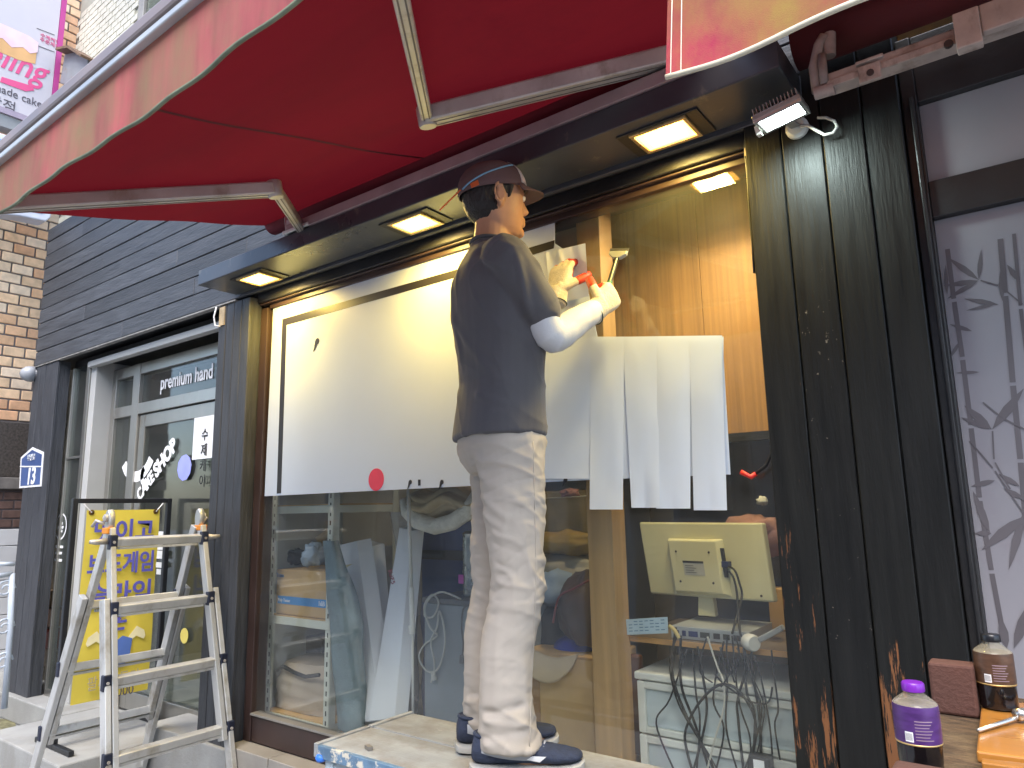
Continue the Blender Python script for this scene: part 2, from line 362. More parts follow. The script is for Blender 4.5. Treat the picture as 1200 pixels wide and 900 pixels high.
# cream tiled storey above
up = MB().box((-5.765, 2.012, 3.33), (-1.2, 2.3, 6.2)).build('upper_wall', pm('tile_grout', (.34, .33, .27), .9), shop)
tl = MB(); th, tw = .052, .105
for r in range(36):
    z = 3.335+r*th
    for c in range(26):
        x = -5.765+c*tw+(tw/2 if r % 2 else 0)
        if x+tw > -3.0 or (x+tw > -4.68 and z+th > 4.40 and x < -3.6): continue
        dy = R.uniform(-.001, .001); tl.box((x+.004, 2.0+dy, z+.004), (x+tw-.004, 2.0115, z+th-.004))
tag(tl.build('tile_cladding', pm('cream_tile', (.50, .485, .40), .35, var=.18, scale=2, dirt=(.40, .38, .28), dirt_amt=.12), up), kind='stuff')
uw = MB()
for lo, hi in (((-4.68, 1.985, 4.40), (-4.60, 2.09, 5.9)), ((-4.598, 1.985, 4.40), (-3.6, 2.09, 4.46)), ((-4.30, 1.995, 4.461), (-4.26, 2.09, 5.9))): uw.box(lo, hi)
uw = uw.build('window', pm('window_alu', (.30, .28, .25), .5, metal=.3), shop, bevel=.004)
MB().box((-4.598, 2.004, 4.461), (-4.302, 2.010, 5.9)).build('pane', GLASSD, uw); MB().box((-4.258, 2.004, 4.461), (-3.6, 2.010, 5.9)).build('pane', GLASSD, uw)
MB().box((-4.60, 2.2, 4.46), (-3.6, 2.21, 5.9)).build('curtain', pm('pale_curtain', (.62, .68, .74), .8), uw)

# entrance of the neighbouring cake shop
DY = 2.11
MB().box((-4.92, 1.955, 2.212), (-3.27, 2.0, 2.250)).build('soffit_strip', WHITEP, shop, bevel=.003)
MB().box((-5.23, 2.001, 2.252), (-3.0, 2.6, 2.30)).build('entrance_soffit', DARKW, shop)
rv = MB().box((-4.93, 1.985, .15), (-4.855, DY+.1, 2.25)).build('reveal', WHITEP, shop, bevel=.003)
sw = MB()
for lo, hi in (((-5.225, 1.985, .15), (-5.205, 2.03, 2.25)), ((-4.975, 1.975, .15), (-4.932, 2.03, 2.25)), ((-5.204, 1.985, .15), (-4.976, 2.03, .19)), ((-5.204, 1.985, 1.63), (-4.976, 2.02, 1.645))): sw.box(lo, hi)
sw = sw.build('window', STEEL, shop, bevel=.002); MB().box((-5.204, 2.0, .191), (-4.976, 2.006, 2.25)).build('pane', GLASSD, sw)
df = MB()
for lo, hi in (((-4.854, DY-.02, .15), (-4.80, DY+.05, 2.2)), ((-4.56, DY-.025, .15), (-4.475, DY+.05, 2.2)), ((-4.799, DY-.02, 2.13), (-3.0, DY+.05, 2.2)), ((-4.474, DY-.024, 1.874), (-3.0, DY+.05, 1.943)), ((-4.799, DY-.02, 1.874), (-4.561, DY+.05, 1.943))): df.box(lo, hi)
df = df.build('door_frame', STEEL, shop, bevel=.003)
MB().box((-4.799, DY, .16), (-4.561, DY+.006, 1.873)).build('pane', GLASSD, df); MB().box((-4.799, DY, 1.944), (-4.561, DY+.006, 2.129)).build('pane', GLASSD, df)
MB().box((-4.474, DY, 1.944), (-3.0, DY+.006, 2.129)).build('pane', GLASSD, df)
dr = MB()
for lo, hi in (((-4.470, DY-.01, .16), (-4.40, DY+.03, 1.868)), ((-4.399, DY-.01, 1.79), (-3.05, DY+.03, 1.868)), ((-4.399, DY-.01, .16), (-3.05, DY+.03, .26))): dr.box(lo, hi)
dr = dr.build('door', STEEL, shop, bevel=.003); MB().box((-4.398, DY, .261), (-3.05, DY+.006, 1.789)).build('pane', GLASSD, dr)
MB().tube([(-4.36, DY-.05, .9), (-4.36, DY-.05, 1.25)], .012, 10).tube([(-4.36, DY-.05, .92), (-4.36, DY-.01, .92)], .008).tube([(-4.36, DY-.05, 1.23), (-4.36, DY-.01, 1.23)], .008).build('handle', STEEL, dr, smooth=True)
ex = (1, 0, 0); ez = (0, 0, 1)
text_mesh('premium hand', .122, (-4.25, DY-.004, 2.005), ex, (.0, 0, 1), VINYL, shop, width=.82, bold=.002)
t = at(163, 588, Y=DY-.013)
text_mesh('CAKE', .105, t, (.80, 0, .60), (-.60, 0, .80), VINYL, dr, bold=.004, width=.8)
t = at(183, 560, Y=DY-.013)
text_mesh('SHOP', .12, t, (.80, 0, .60), (-.60, 0, .80), VINYL, dr, bold=.006, width=.9)
def arcsh(cx, cy, r0, r1, a0, a1, mat, parent, name, n=14):
    c = at(cx, cy, Y=DY-.013); mb = MB()
    mb.grid(lambda u, v: c+Vector((math.cos(rad(a0+(a1-a0)*u)), 0, math.sin(rad(a0+(a1-a0)*u))))*(r0+(r1-r0)*v), n, 1)
    return mb.build(name, mat, parent)
arcsh(162, 520, .17, .235, 215, 330, VINYL, dr, 'logo_print'); arcsh(171, 557, .03, .07, 120, 330, VINYL, dr, 'logo_print')
c = at(216, 548, Y=DY-.013); MB().lathe(c, [(.075, -.001), (.075, .001)], 10, (0, 1, 0)).build('blue_sticker', pm('lavender_sticker', (.30, .33, .78), .5), dr)
c = at(216, 745, Y=DY-.013); MB().lathe(c, [(.040, -.001), (.040, .001)], 12, (0, 1, 0)).build('yellow_sticker', pm('yellow_sticker', (.62, .53, .14), .5), dr)
a, b = at(228, 490, Y=DY-.012), at(244, 537, Y=DY-.012); MB().box((a.x, DY-.013, b.z), (b.x+.1, DY-.011, a.z)).build('paper_notice', WHITE, dr)
for k in range(4): text_mesh('수제케이크'[k:k+1], .075, (a.x+.09, DY-.016, a.z-.13-.085*k), ex, ez, pm('ink_black', (.02, .02, .02), .6), dr, name='notice_print')
mb = MB()
for k, (px, py, w, h) in enumerate([(186, 628, .10, .05), (186, 640, .16, .04), (186, 650, .2, .045), (186, 662, .18, .03), (186, 670, .05, .03)]):
    c = at(px, py, Y=DY-.012); mb.box((c.x-w/2, DY-.013, c.z-h/2), (c.x+w/2, DY-.011, c.z+h/2))
mb.build('opening_hours_print', VINYL, dr)
mb = MB(); c = at(71, 617, Y=1.995)
mb.grid(lambda u, v: Vector((c.x+math.cos(6.283*u)*(.075+.012*v), 1.997, c.z+math.sin(6.283*u)*(.075+.012*v))), 24, 1)
for k, (dz, w) in enumerate([(.02, .05), (-.005, .08), (-.03, .06), (-.13, .12), (-.17, .10), (-.215, .12)]): mb.box((c.x-w/2, 1.996, c.z+dz-.008), (c.x+w/2, 1.998, c.z+dz+.008))
mb.build('window_print', VINYL, sw)

# rooms behind the glass
ROOM = pm('dim_plaster', (.48, .45, .39), .8, var=.2, scale=2); ROOMF = pm('room_floor', (.34, .30, .24), .6, var=.3)
for nm, lo, hi, m in (('room_floor', (-3.1, 2.03, .18), (.9, 3.6, .242), ROOMF), ('room_wall', (-3.1, 3.6, .18), (.9, 3.65, 2.6), ROOM), ('room_wall', (-3.15, 2.03, .18), (-3.101, 3.65, 2.6), ROOM), ('room_wall', (.9, 2.0, .18), (.95, 3.65, 2.6), ROOM),
                      ('room_ceiling', (-3.15, 2.03, 2.602), (.95, 3.65, 2.66), ROOM), ('room_floor', (-5.7, 2.16, .08), (-3.2, 5.2, .149), pm('cake_floor', (.42, .40, .36), .5)), ('room_wall', (-5.7, 5.2, .1), (-3.2, 5.25, 2.4), pm('cake_wall', (.30, .33, .30), .7)),
                      ('room_wall', (-5.75, 2.04, .1), (-5.701, 5.25, 2.4), ROOM), ('room_wall', (-3.2, 2.17, .1), (-3.151, 5.25, 2.4), pm('cake_wall2', (.34, .35, .33), .7)), ('room_ceiling', (-5.75, 2.2, 2.4), (-3.1, 5.25, 2.45), ROOM)):
    tag(MB().box(lo, hi).build(nm, m), kind='structure')

# ------------------------------------------------------------------ brick building to the left
bb = thing('brick_building', 'tan brick building with a dark stone base at the far left', 'building', (-6.6, 2.2, 0))
BW = -6.30
wall = MB().box((-9, 1.0, 1.98), (BW-.012, 6, 6.4)).build('wall', pm('mortar', (.20, .17, .15), .9), bb)
BRK = [pm('tan_brick_%d' % k, c, .8, var=.18, scale=14, bump=.2, bscale=70) for k, c in enumerate([(.80, .54, .32), (.74, .44, .24), (.84, .64, .44), (.70, .40, .22)])]
bl, bhh = .150, .083
nb = 0
brick_me = [MB().box((-.012, -bl/2+.006, -bhh/2+.006), (.006, bl/2-.006, bhh/2-.006)).mesh('brick', mat=m, bevel=.004, seg=1) for m in BRK]
for r in range(47):
    z = 2.03+bhh*r
    for c in range(12):
        y = 1.52+bl*c+(bl/2 if r % 2 else 0)
        q = Vector((BW, y, z)) - Vector((0, 0, EYE)); dep = q.dot(FW); px = 600+FPX*q.dot(CR)/dep; py = 450-FPX*q.dot(CU)/dep
        if px < -30 or px > 110 or py < -25 or nb >= 300: continue
        link('brick', brick_me[R.choice([0, 0, 1, 2, 2, 3])], wall, (BW-.012+R.uniform(0, .004), y, z)); nb += 1
MB().box((-9, 1.0, 1.56), (BW+.01, 6, 1.978)).build('stone_base', pm('dark_granite', (.075, .062, .052), .5, var=.5, scale=60), bb, bevel=.005)
MB().box((-9, 1.0, 1.47), (BW+.03, 6, 1.558)).build('stone_ledge', pm('grey_stone', (.20, .18, .16), .6, var=.2, scale=20), bb, bevel=.006)
lw = MB().box((-9, 1.0, 1.18), (BW-.01, 6, 1.468)).build('lower_wall', pm('mortar_dark', (.10, .08, .08), .9), bb)
dbm = MB().box((-.012, -.075+.005, -.033+.005), (.006, .075-.005, .033-.005)).mesh('brick', mat=pm('dark_brick', (.12, .07, .055), .7, var=.3, scale=20), bevel=.003, seg=1)
for r in range(4):
    for c in range(5): link('brick', dbm, lw, (BW-.01, 1.85+.15*c+(.075 if r % 2 else 0), 1.216+.068*r))
sp = MB().box((-9, 1.0, 0), (BW-.02, 6, 1.178)).build('skirting', pm('skirt_grout', (.35, .35, .35), .8), bb)
for r in range(9): plank('panel', sp, (BW-.022, 1.6, .05+.125*r+.003), (BW-.003, 3.2, .05+.125*(r+1)-.003), pm('pale_grey_panel', (.60, .60, .60), .5, var=.06))
# galvanised hood on its wall
hd = thing('wall_vent_hood', 'small grey galvanised hood with a rust streak on the wall beside the pink sign', 'vent hood', (-5.9, 2.0, 4.5))
hpts = [at(76, 62, Y=1.90), at(89, 60, Y=1.90), at(103, 70, Y=1.90), at(100, 107, Y=1.90), at(70, 97, Y=1.90)]
hb = MB().prism(hpts, (0, .10, 0)).build('hood', pm('galvanised', (.30, .33, .35), .5, metal=.3, var=.15, dirt=(.30, .16, .06), dirt_amt=.12, dirt_scale=9), hd, bevel=.004)
MB().bar(at(89, 59, Y=1.89), at(105, 69.5, Y=1.89), .12, .018).bar(at(75, 61.5, Y=1.89), at(88.6, 59, Y=1.89), .12, .018).build('lid', pm('rusty_lid', (.20, .12, .07), .7, var=.4), hd)

# pink and white projecting sign
sx = -5.75
ps = thing('projecting_sign', 'white projecting cake shop sign with pink edge and pink script', 'sign', (sx, 1.9, 4.2))
MB().box((sx-.12, 1.05, 4.20), (sx, 1.868, 5.6)).build('face', pm('sign_white', (.60, .58, .63), .4, var=.02), ps, bevel=.004)
MB().box((sx-.125, 1.869, 4.19), (sx+.004, 1.905, 5.6)).build('edge_strip', pm('sign_magenta', (.52, .07, .30), .4, var=.05), ps)
MB().box((sx-.12, 1.05, 4.06), (sx-.01, 1.87, 4.155)).build('support_rail', pm('rail_grey', (.36, .37, .38), .4, metal=.4), ps)
MB().box((sx-.13, 1.04, 4.156), (sx+.006, 1.905, 4.1985)).build('base_strip', pm('sign_lilac', (.42, .36, .46), .4), ps)
ey = (0, 1, 0)
def sgn(px, py): q = at(px, py, X=sx+.002); return q
PK = pm('sign_pink_print', (.74, .10, .27), .5, var=.03); INK = pm('sign_ink', (.10, .09, .11), .5)
text_mesh('Feeling', .27, sgn(50, 98)+Vector((0, .005, 0)), ey, ez, PK, ps, shear=.35, bold=.003, align='RIGHT', width=.78)
text_mesh('handmade cake', .088, sgn(49, 127), ey, ez, INK, ps, align='RIGHT', width=.85)
text_mesh('부안점', .10, sgn(19, 133), ey, ez, INK, ps, align='RIGHT')
text_mesh('수제케익\n주문제작', .038, sgn(47, 42), ey, ez, PK, ps)
ribbon = MB(); q = sgn(2, 90); p2 = sgn(40, 104)
ribbon.prism([q, sgn(38, 101), sgn(40, 106), sgn(30, 107), sgn(0, 96)], (.002, 0, 0)).build('ribbon_print', PK, ps)
for py in (33, 53): MB().bar(sgn(43, py), sgn(64, py+8), .002, .004).build('rule_print', INK, ps)
# cake and plate (the figure above them is left out)
c0 = sgn(14, 50)
MB().grid(lambda u, v: c0+Vector((.0006, math.cos(6.283*u)*(.26*v), -.075+math.sin(6.283*u)*.06*v)), 28, 2).build('plate_print', pm('plate_grey', (.55, .53, .58), .5), ps)
MB().prism([c0+Vector((.002, y, z)) for y, z in ((-.2, -.09), (-.1, -.115), (.05, -.115), (.16, -.09), (.16, .06), (-.2, .06))], (.001, 0, 0)).build('cake_print', pm('sponge', (.78, .46, .20), .5), ps)
MB().prism([c0+Vector((.004, y, z)) for y, z in ((-.2, .00), (-.14, -.03), (-.06, .0), (.0, -.04), (.07, .0), (.12, -.025), (.165, .01), (.165, .09), (.1, .11), (-.15, .11), (-.2, .09))], (.001, 0, 0)).build('icing_print', pm('icing', (.85, .62, .72), .5), ps)
# rounded light box sign below it
lb = thing('light_box_sign', 'blue and white rounded light box sign under the awning arm', 'sign', (sx, 1.7, 3.4))
a = at(60, 252, X=sx); prof = [(a.y-.045*math.sin(t)-.0+(-.045 if 0 else 0), a.z+.0) for t in (0,)]
ring = [Vector((sx, y, z)) for y, z in ((1.2, 3.46-.14), (1.75, 3.36+.06), (a.y-.03, a.z-.06), (a.y, a.z-.02), (a.y+.005, a.z+.03), (a.y+.005, 4.0), (1.2, 4.0))]
MB().prism(ring, (-.14, 0, 0)).build('body', pm('sign_shell', (.62, .66, .78), .35), lb, bevel=.01)
MB().prism([v+Vector((.001, -.03 if v.y > 1.6 else 0, .05 if v.z < 3.8 else -.05)) for v in ring], (.003, 0, 0)).build('face', pm('sign_blue', (.10, .32, .66), .3), lb)
# house number plate and camera dome on the pillar
hn = thing('house_number_plate', 'blue and white house number plate reading 13 on the leftmost pillar', 'number plate', (-5.53, F-.01, 1.5))
def hp(px, py, d=0): q = at(px, py, Y=F-.008); q.y -= d; return q
outl = [(22.5, 572), (24.3, 536), (38, 524), (51, 530), (48, 570)]
MB().prism([hp(*p) for p in outl], (0, .006, 0)).build('border', VINYL, hn)
cen = hp(37, 551)
inner = [cen+(hp(*p)-cen)*.88 for p in outl]
MB().prism([p-Vector((0, .002, 0)) for p in inner], (0, .002, 0)).build('plate', pm('plate_blue', (.06, .10, .24), .45), hn)
MB().prism([hp(24, 546, .004), hp(49.5, 546, .004), hp(49.5, 547.5, .004), hp(24, 547.5, .004)], (0, .001, 0)).build('rule_print', VINYL, hn)
text_mesh('13', .155, hp(36.5, 567, .004), ex, ez, VINYL, hn, align='CENTER', bold=.004)
text_mesh('부안로', .05, hp(37, 539, .004), ex, ez, VINYL, hn, align='CENTER')
cd = thing('security_camera', 'small grey dome security camera on the corner of the leftmost pillar', 'security camera', tuple(at(36, 440, Y=1.86)))
c = at(35, 438, Y=1.87); MB().lathe(c+Vector((0, .03, 0)), [(.055, 0), (.055, -.04), (.048, -.06), (.03, -.08), (0, -.09)], 18, (.3, 1, 0)).build('dome', pm('camera_grey', (.36, .37, .39), .3), cd, smooth=True)
MB().lathe(c+Vector((.03, .05, 0)), [(.035, -.03), (.035, .03)], 14, (.5, 1, 0)).build('mount', pm('camera_mount', (.16, .16, .17), .4), cd)
# ornate gate leaf at the picture's left edge
og = thing('ornamental_gate', 'pale blue painted ornamental iron gate at the far left edge', 'gate', (-4.6, 1.3, 0))
gx = -4.75
def gp(px, py): return at(px, py, X=gx)
GP = pm('pale_blue_paint', (.50, .56, .64), .45, var=.1)
MB().tube([gp(14, 672), gp(12, 740), gp(5, 830)], .016, 8).build('post', GP, og, smooth=True)
MB().tube([gp(14, 672), gp(-30, 680)], .014, 8).build('top_rail', GP, og, smooth=True)
for k, (px, py) in enumerate([(6, 690), (5, 735), (3, 775)]):
    c = gp(px, py); MB().tube([c+Vector((0, math.cos(a*.5)*(.05-.004*a*.5), math.sin(a*.5)*(.05-.004*a*.5))) for a in range(0, 20)], .006, 6).build('scroll', GP, og, smooth=True)
MB().tube([gp(17, 661), gp(-2, 661)], .012, 8).build('finial', GP, og, smooth=True)

# ------------------------------------------------------------------ houses across the street (seen in the glass, shading the low sky)
def across(x0, x1, h, col, label, seed):
    t = thing('facing_house', label, 'building', ((x0+x1)/2, -6.5, 0)); rr = random.Random(seed)
    MB().box((x0, -9, 0), (x1, -6.5, h)).build('wall', pm('facing_wall_%d' % seed, col, .85, var=.12, scale=2), t)
    n = max(2, int((x1-x0)/1.7)); w = (x1-x0)/n
    for fl_ in range(int(h//2.9)):
        for k in range(n):
            a, b = x0+w*k+w*.2, x0+w*(k+1)-w*.2; z0_, z1_ = (.35, 2.3) if fl_ == 0 else (2.9*fl_+.9, 2.9*fl_+2.2)
            f_ = MB().box((a, -6.499, z0_), (b, -6.44, z1_)).build('window', pm('facing_frame', (.30, .29, .27), .5), t)
            MB().box((a+.06, -6.4395, z0_+.06), (b-.06, -6.43, z1_-.06)).build('pane', pm('facing_glass', (.05, .06, .07), .08, var=.2, spec=.8), f_)
    MB().box((x0, -6.52, h), (x1, -6.35, h+.25)).build('parapet', pm('facing_trim', (.42, .40, .37), .8), t)
across(-15, -7.2, 6.0, (.32, .28, .26), 'brown brick house across the street mirrored in the door glass', 1)
across(-7.1, -1.0, 7.4, (.42, .43, .44), 'pale rendered house across the street mirrored in the big window', 2)
across(-.9, 7.5, 6.4, (.35, .35, .36), 'greyish house across the street behind the photographer', 3)
# ------------------------------------------------------------------ red awning pulled half out
AB = .264; AA = 2.246-AB*.63                       # fabric plane z = AA + AB*y
def onpl(px, py, drop=0.):
    d = FW + CR*((px-600)/FPX) - CU*((py-450)/FPX); t = (AA-drop-EYE)/(d.z-AB*d.y); return Vector((0, 0, EYE))+d*t
RED = pm('red_awning_fabric', (.115, .0075, .011), .9, spec=.08, var=.3, scale=3, stretch=(.4, 1.5, 1), bump=.12, bscale=500, dirt=(.06, .005, .008), dirt_amt=.2, dirt_scale=2, transl=.085, tcol=(.40, .02, .035))
VAL = pm('faded_valance', (.40, .10, .105), .85, var=.3, scale=7, stretch=(3, 3, .5), bump=.12, bscale=400, dirt=(.27, .22, .11), dirt_amt=.7, dirt_scale=5, transl=.25, tcol=(.6, .16, .16))
GALV = pm('awning_aluminium', (.50, .47, .43), .45, metal=.35, var=.15, scale=8, dirt=(.30, .25, .19), dirt_amt=.25, dirt_scale=9)
HEM = pm('grey_green_hem', (.15, .17, .11), .8, var=.3, scale=20)
aw = thing('awning', 'faded red fabric awning with a pink valance, half open over the big window', 'awning', (-1.6, 1.7, 2.42))
AX0, AX1, AY0, AY1 = -2.72, -.56, .645, 1.80
def fab(u, v):
    x = AX0+(AX1-AX0)*u; y = AY0+(AY1-AY0)*v
    z = AA+AB*y - .012*math.sin(math.pi*v)*(1+.5*math.sin(u*5)) + .006*noise.noise((x*1.3, y*3.5, 1)) + .006*math.sin((x*1.1+y)*7)*v*(1-v)*2
    return (x, y, z)
MB().grid(fab, 60, 30).build('canopy_fabric', RED, aw, smooth=True)
for k in range(1):
    xs_ = onpl(180, 125).x
    MB().grid(lambda u, v: Vector(fab((xs_-AX0+.012*u)/(AX1-AX0), v))-Vector((0, 0, .0015)), 1, 30).build('seam', pm('seam_red', (.06, .004, .007), .9), aw, smooth=True)
def vdrop(x): return .162+.006*math.sin(x*4+1)+.0008*math.sin(x*15+1)
def val(u, v):
    x = AX0+(AX1+.3-AX0)*u; y = .622+.003*math.sin(x*8)*v+.0025*math.sin(x*27+2)*v
    return (x, y, 2.232-vdrop(x)*v)
MB().grid(val, 120, 8).build('valance', VAL, aw, smooth=True)
MB().tube([Vector(val(u/120, 1)) for u in range(121)], .0045, 6).build('hem', HEM, aw, smooth=True)
MB().box((AX0-.02, .605, 2.226), (AX1+.4, .640, 2.243)).build('front_rail', pm('rail_under', (.55, .56, .56), .4, metal=.3), aw, bevel=.003)
MB().box((AX0-.02, .600, 2.2445), (AX1+.4, .662, 2.282)).build('front_rail', pm('rail_brown', (.26, .21, .20), .45, var=.2), aw, bevel=.008)
MB().tube([(AX0, 1.815, 2.56), (AX1, 1.815, 2.56)], .045, 16).build('roller', pm('roller_red', (.20, .02, .03), .8), aw, smooth=True)
MB().box((-2.42, 1.678, 2.397), (AX1+.02, 1.722, 2.438)).build('torsion_bar', pm('mauve_bar', (.30, .22, .22), .5, var=.2), aw, bevel=.003)
def armpart(p, q, w, h, name='arm'):
    up = Vector((0, -AB, 1)).normalized(); mb = MB(); mb.bar(p, q, w, h, up); o = mb.build(name, GALV, aw, bevel=.006)
    d = (Vector(q)-Vector(p)).normalized(); y = up.cross(d).normalized()
    for s in (-1, 1):
        m2 = MB(); m2.bar(Vector(p)+y*s*w*.22-up*(h/2+.0008), Vector(q)+y*s*w*.22-up*(h/2+.0008), .004, .0015, up); m2.build('groove', pm('groove_dark', (.16, .14, .12), .7), o)
    return o
def joint(p, r=.028, h=.06):
    up = Vector((0, -AB, 1)).normalized(); return MB().lathe(Vector(p)-up*h/2, [(r*.9, 0), (r, .006), (r, h-.006), (r*.9, h)], 16, up).build('joint', GALV, aw, smooth='auto')
e1 = onpl(322, 222, .055); f1 = onpl(-10, 241, .03); s1 = at(352, 266, Y=1.69)
armpart(e1, f1, .062, .045); armpart(e1+Vector((.0, .0, .004)), s1, .034, .05); joint(e1)
MB().box((s1.x-.10, 1.672, 2.397), (s1.x+.07, 1.73, 2.412)).box((s1.x-.10, 1.69, 2.4125), (s1.x-.07, 1.73, 2.47)).bar((s1.x-.085, 1.69, 2.42), (s1.x-.14, 1.72, 2.50), .02, .012).build('bracket', pm('bracket_white', (.66, .66, .64), .45), aw, bevel=.003)
e2 = onpl(500, 137, .05); s2 = onpl(842, 53, .05); f2 = onpl(462, -40, .03)
armpart(e2, s2, .070, .048); armpart(e2, f2, .036, .04); joint(e2)
MB().box((s2.x-.04, s2.y-.02, s2.z-.03), (s2.x+.03, s2.y+.08, s2.z+.03)).build('bracket', GALV, aw, bevel=.004)

# second awning, rolled in, at the right
a2 = thing('awning', 'rolled up second awning with pink and yellow valance at the top right', 'awning', (.2, 1.75, 2.26))
VY = 1.30
hx0 = at(783, 95, Y=VY)
V2 = pm('pink_yellow_valance', (.60, .05, .13), .85, var=.3, scale=3, bump=.15, bscale=300, dirt=(.50, .40, .08), dirt_amt=.95, dirt_scale=4.2, transl=.45)  # yellow patches: light through the cloth painted into the colour, plus algae stain
def v2(u, v):
    x = hx0.x+1.6*u; return (x, VY+.012*math.sin(x*14)*v+.05*(1-v), hx0.z+.004+.34*(1-v)+.006*math.sin(x*17)*v)
MB().grid(v2, 60, 10).build('valance', V2, a2, smooth=True)
MB().tube([Vector(v2(u/60, 1)) for u in range(61)], .006, 6).build('hem', pm('pale_hem', (.72, .68, .52), .8), a2, smooth=True)
for dx in (.012, .034): MB().tube([Vector(v2(dx/1.6, 1-k/10))+Vector((0, -.003, 0)) for k in range(11)], .0012, 4).build('stitching', pm('thread', (.8, .75, .6), .8), a2)
MB().tube([(-.40, 1.82, 2.44), (1.2, 1.82, 2.44)], .06, 20).build('roller', pm('roller_red2', (.10, .015, .02), .8), a2, smooth=True)
MB().grid(lambda u, v: (hx0.x+.02+1.6*u, VY+.05+.5*v, 2.46+.06*v), 8, 6).build('cover', pm('roller_cover', (.12, .02, .03), .8), a2)
CB = pm('cream_bar', (.44, .37, .33), .5, var=.2, scale=12, dirt=(.18, .14, .11), dirt_amt=.3, dirt_scale=14)
b0, b1 = at(972, 103, Y=1.75), at(1215, 22, Y=1.75)
MB().box((b0.x, 1.728, b0.z-.012), (b1.x+.8, 1.772, b0.z+.026)).build('torsion_bar', CB, a2, bevel=.003)
MB().box((b0.x, 1.722, b0.z-.014), (b1.x+.8, 1.7275, b0.z+.004)).build('bar_lip', CB, a2, bevel=.001)
c = at(1020, 82, Y=1.72); br = MB().box((c.x-.026, 1.715, c.z-.028), (c.x+.022, 1.7215, c.z+.014)).box((c.x-.03, 1.715, c.z+.022), (c.x+.03, 1.80, c.z+.030)).build('bracket', CB, a2, bevel=.002)
MB().lathe((c.x, 1.7145, c.z-.010), [(.008, -.004), (.008, .003)], 10, (0, 1, 0)).build('bolt', pm('dark_bolt', (.05, .04, .04), .5), br)
c = at(1135, 33, Y=1.70); br = MB().box((c.x-.026, 1.69, c.z-.045), (c.x+.022, 1.7215, c.z+.04)).box((c.x+.0225, 1.70, c.z-.02), (c.x+.3, 1.7215, c.z+.045)).build('bracket', CB, a2, bevel=.003)
MB().lathe((c.x-.04, 1.7155, c.z-.012), [(.009, -.005), (.009, .004)], 10, (0, 1, 0)).build('bolt', MATS['dark_bolt'], br)
GR = pm('weathered_arm', (.30, .25, .23), .6, var=.3, scale=20)
e = [at(p[0], p[1], Y=1.74) for p in ((958, 108), (954, 78), (960, 52), (966, 42))]
MB().tube(e, .013, 10).build('folded_arm', GR, a2, smooth=True)
MB().tube([at(966, 98, Y=1.725), at(963, 64, Y=1.725)], .010, 10).build('folded_arm', GR, a2, smooth=True)
MB().tube([at(972, 40, Y=1.75), at(972, 66, Y=1.75)], .015, 12).build('joint', GR, a2, smooth='auto')
MB().tube([at(955, 110, Y=1.735), at(978, 103, Y=1.735)], .016, 12).build('joint', GR, a2, smooth='auto')

# ------------------------------------------------------------------ lamps
WARM = (1., .70, .13)
TRIM = pm('lamp_trim', (.55, .42, .20), .3, metal=.6)
for nm, x in (('warm recessed floodlight in the canopy, nearest the cake shop door', -2.785), ('warm recessed floodlight in the canopy, just left of the worker\'s cap', -1.785), ('warm recessed floodlight in the canopy, right of the worker above the scraper', -.77)):
    t = thing('recessed_floodlight', nm, 'floodlight', (x, 1.80, 2.318), 'lit floodlights under the canopy')
    fr = MB(); z1, z0 = 2.3185, 2.307
    for lo, hi in (((x-.088, 1.735, z0), (x+.088, 1.748, z1)), ((x-.088, 1.852, z0), (x+.088, 1.866, z1)), ((x-.088, 1.7485, z0), (x-.075, 1.8515, z1)), ((x+.075, 1.7485, z0), (x+.088, 1.8515, z1))): fr.box(lo, hi)
    fr.build('frame', TRIM, t, bevel=.003)
    MB().box((x-.125, 1.728, 2.3145), (x+.125, 1.874, 2.3195)).build('mounting_plate', DARKW, t, bevel=.002)
    MB().box((x-.074, 1.749, 2.311), (x+.074, 1.851, 2.3140)).build('diffuser', emis('warm_diffuser', (1., .45, .06), 4.0), t)
    MB().box((x-.052, 1.772, 2.3085), (x+.052, 1.834, 2.3108)).build('led_panel', emis('warm_led', (1., .86, .55), 14.0), t)
    area('lamp_light', (x, 1.80, 2.304), (0, .10, -1), 2.1, WARM, .12, .08, t, 160)
# white floodlight on the plank pillar
fl = thing('floodlight', 'cool white floodlight with cooling fins on the black plank pillar', 'floodlight', (-.41, 1.70, 2.17))
q00, q10, q11, q01 = at(879, 145, Y=1.69), at(931, 120, Y=1.69), at(957, 127, Y=1.79), at(899, 155, Y=1.79)
fc = (q00+q10+q11+q01)/4; ax = (q10-q00+q11-q01).normalized(); ay = (q01-q00+q11-q10); ay = (ay-ax*ay.dot(ax)).normalized(); az = ax.cross(ay)
if az.z > 0: az = -az
hw_, hd_ = ((q10-q00).length+(q11-q01).length)/4, ((q01-q00).length+(q11-q10).length)/4
ALU = pm('lamp_casting', (.28, .28, .27), .45, metal=.5, var=.15)
MB().obox(fc-az*.010, ax*hw_, ay*hd_, az*.007).build('housing', ALU, fl, bevel=.003)
rim = MB()
for s in (-1, 1): rim.obox(fc+ay*s*(hd_-.005), ax*hw_, ay*.005, az*.0045); rim.obox(fc+ax*s*(hw_-.005), ax*.005, ay*(hd_-.0105), az*.0045)
rim.build('rim', pm('lamp_rim', (.45, .45, .43), .35, metal=.6), fl, bevel=.001)
MB().obox(fc-az*.0005, ax*(hw_-.0105), ay*(hd_-.0105), az*.0015).build('diffuser', emis('cool_diffuser', (.82, 1., .97), 14), fl)
for k in range(13): MB().obox(fc-az*.026+ax*(hw_-.006)*(-1+k/6), ax*.0012, ay*(hd_-.006), az*.009).build('fin', ALU, fl)
mc = at(934, 150, Y=1.888)
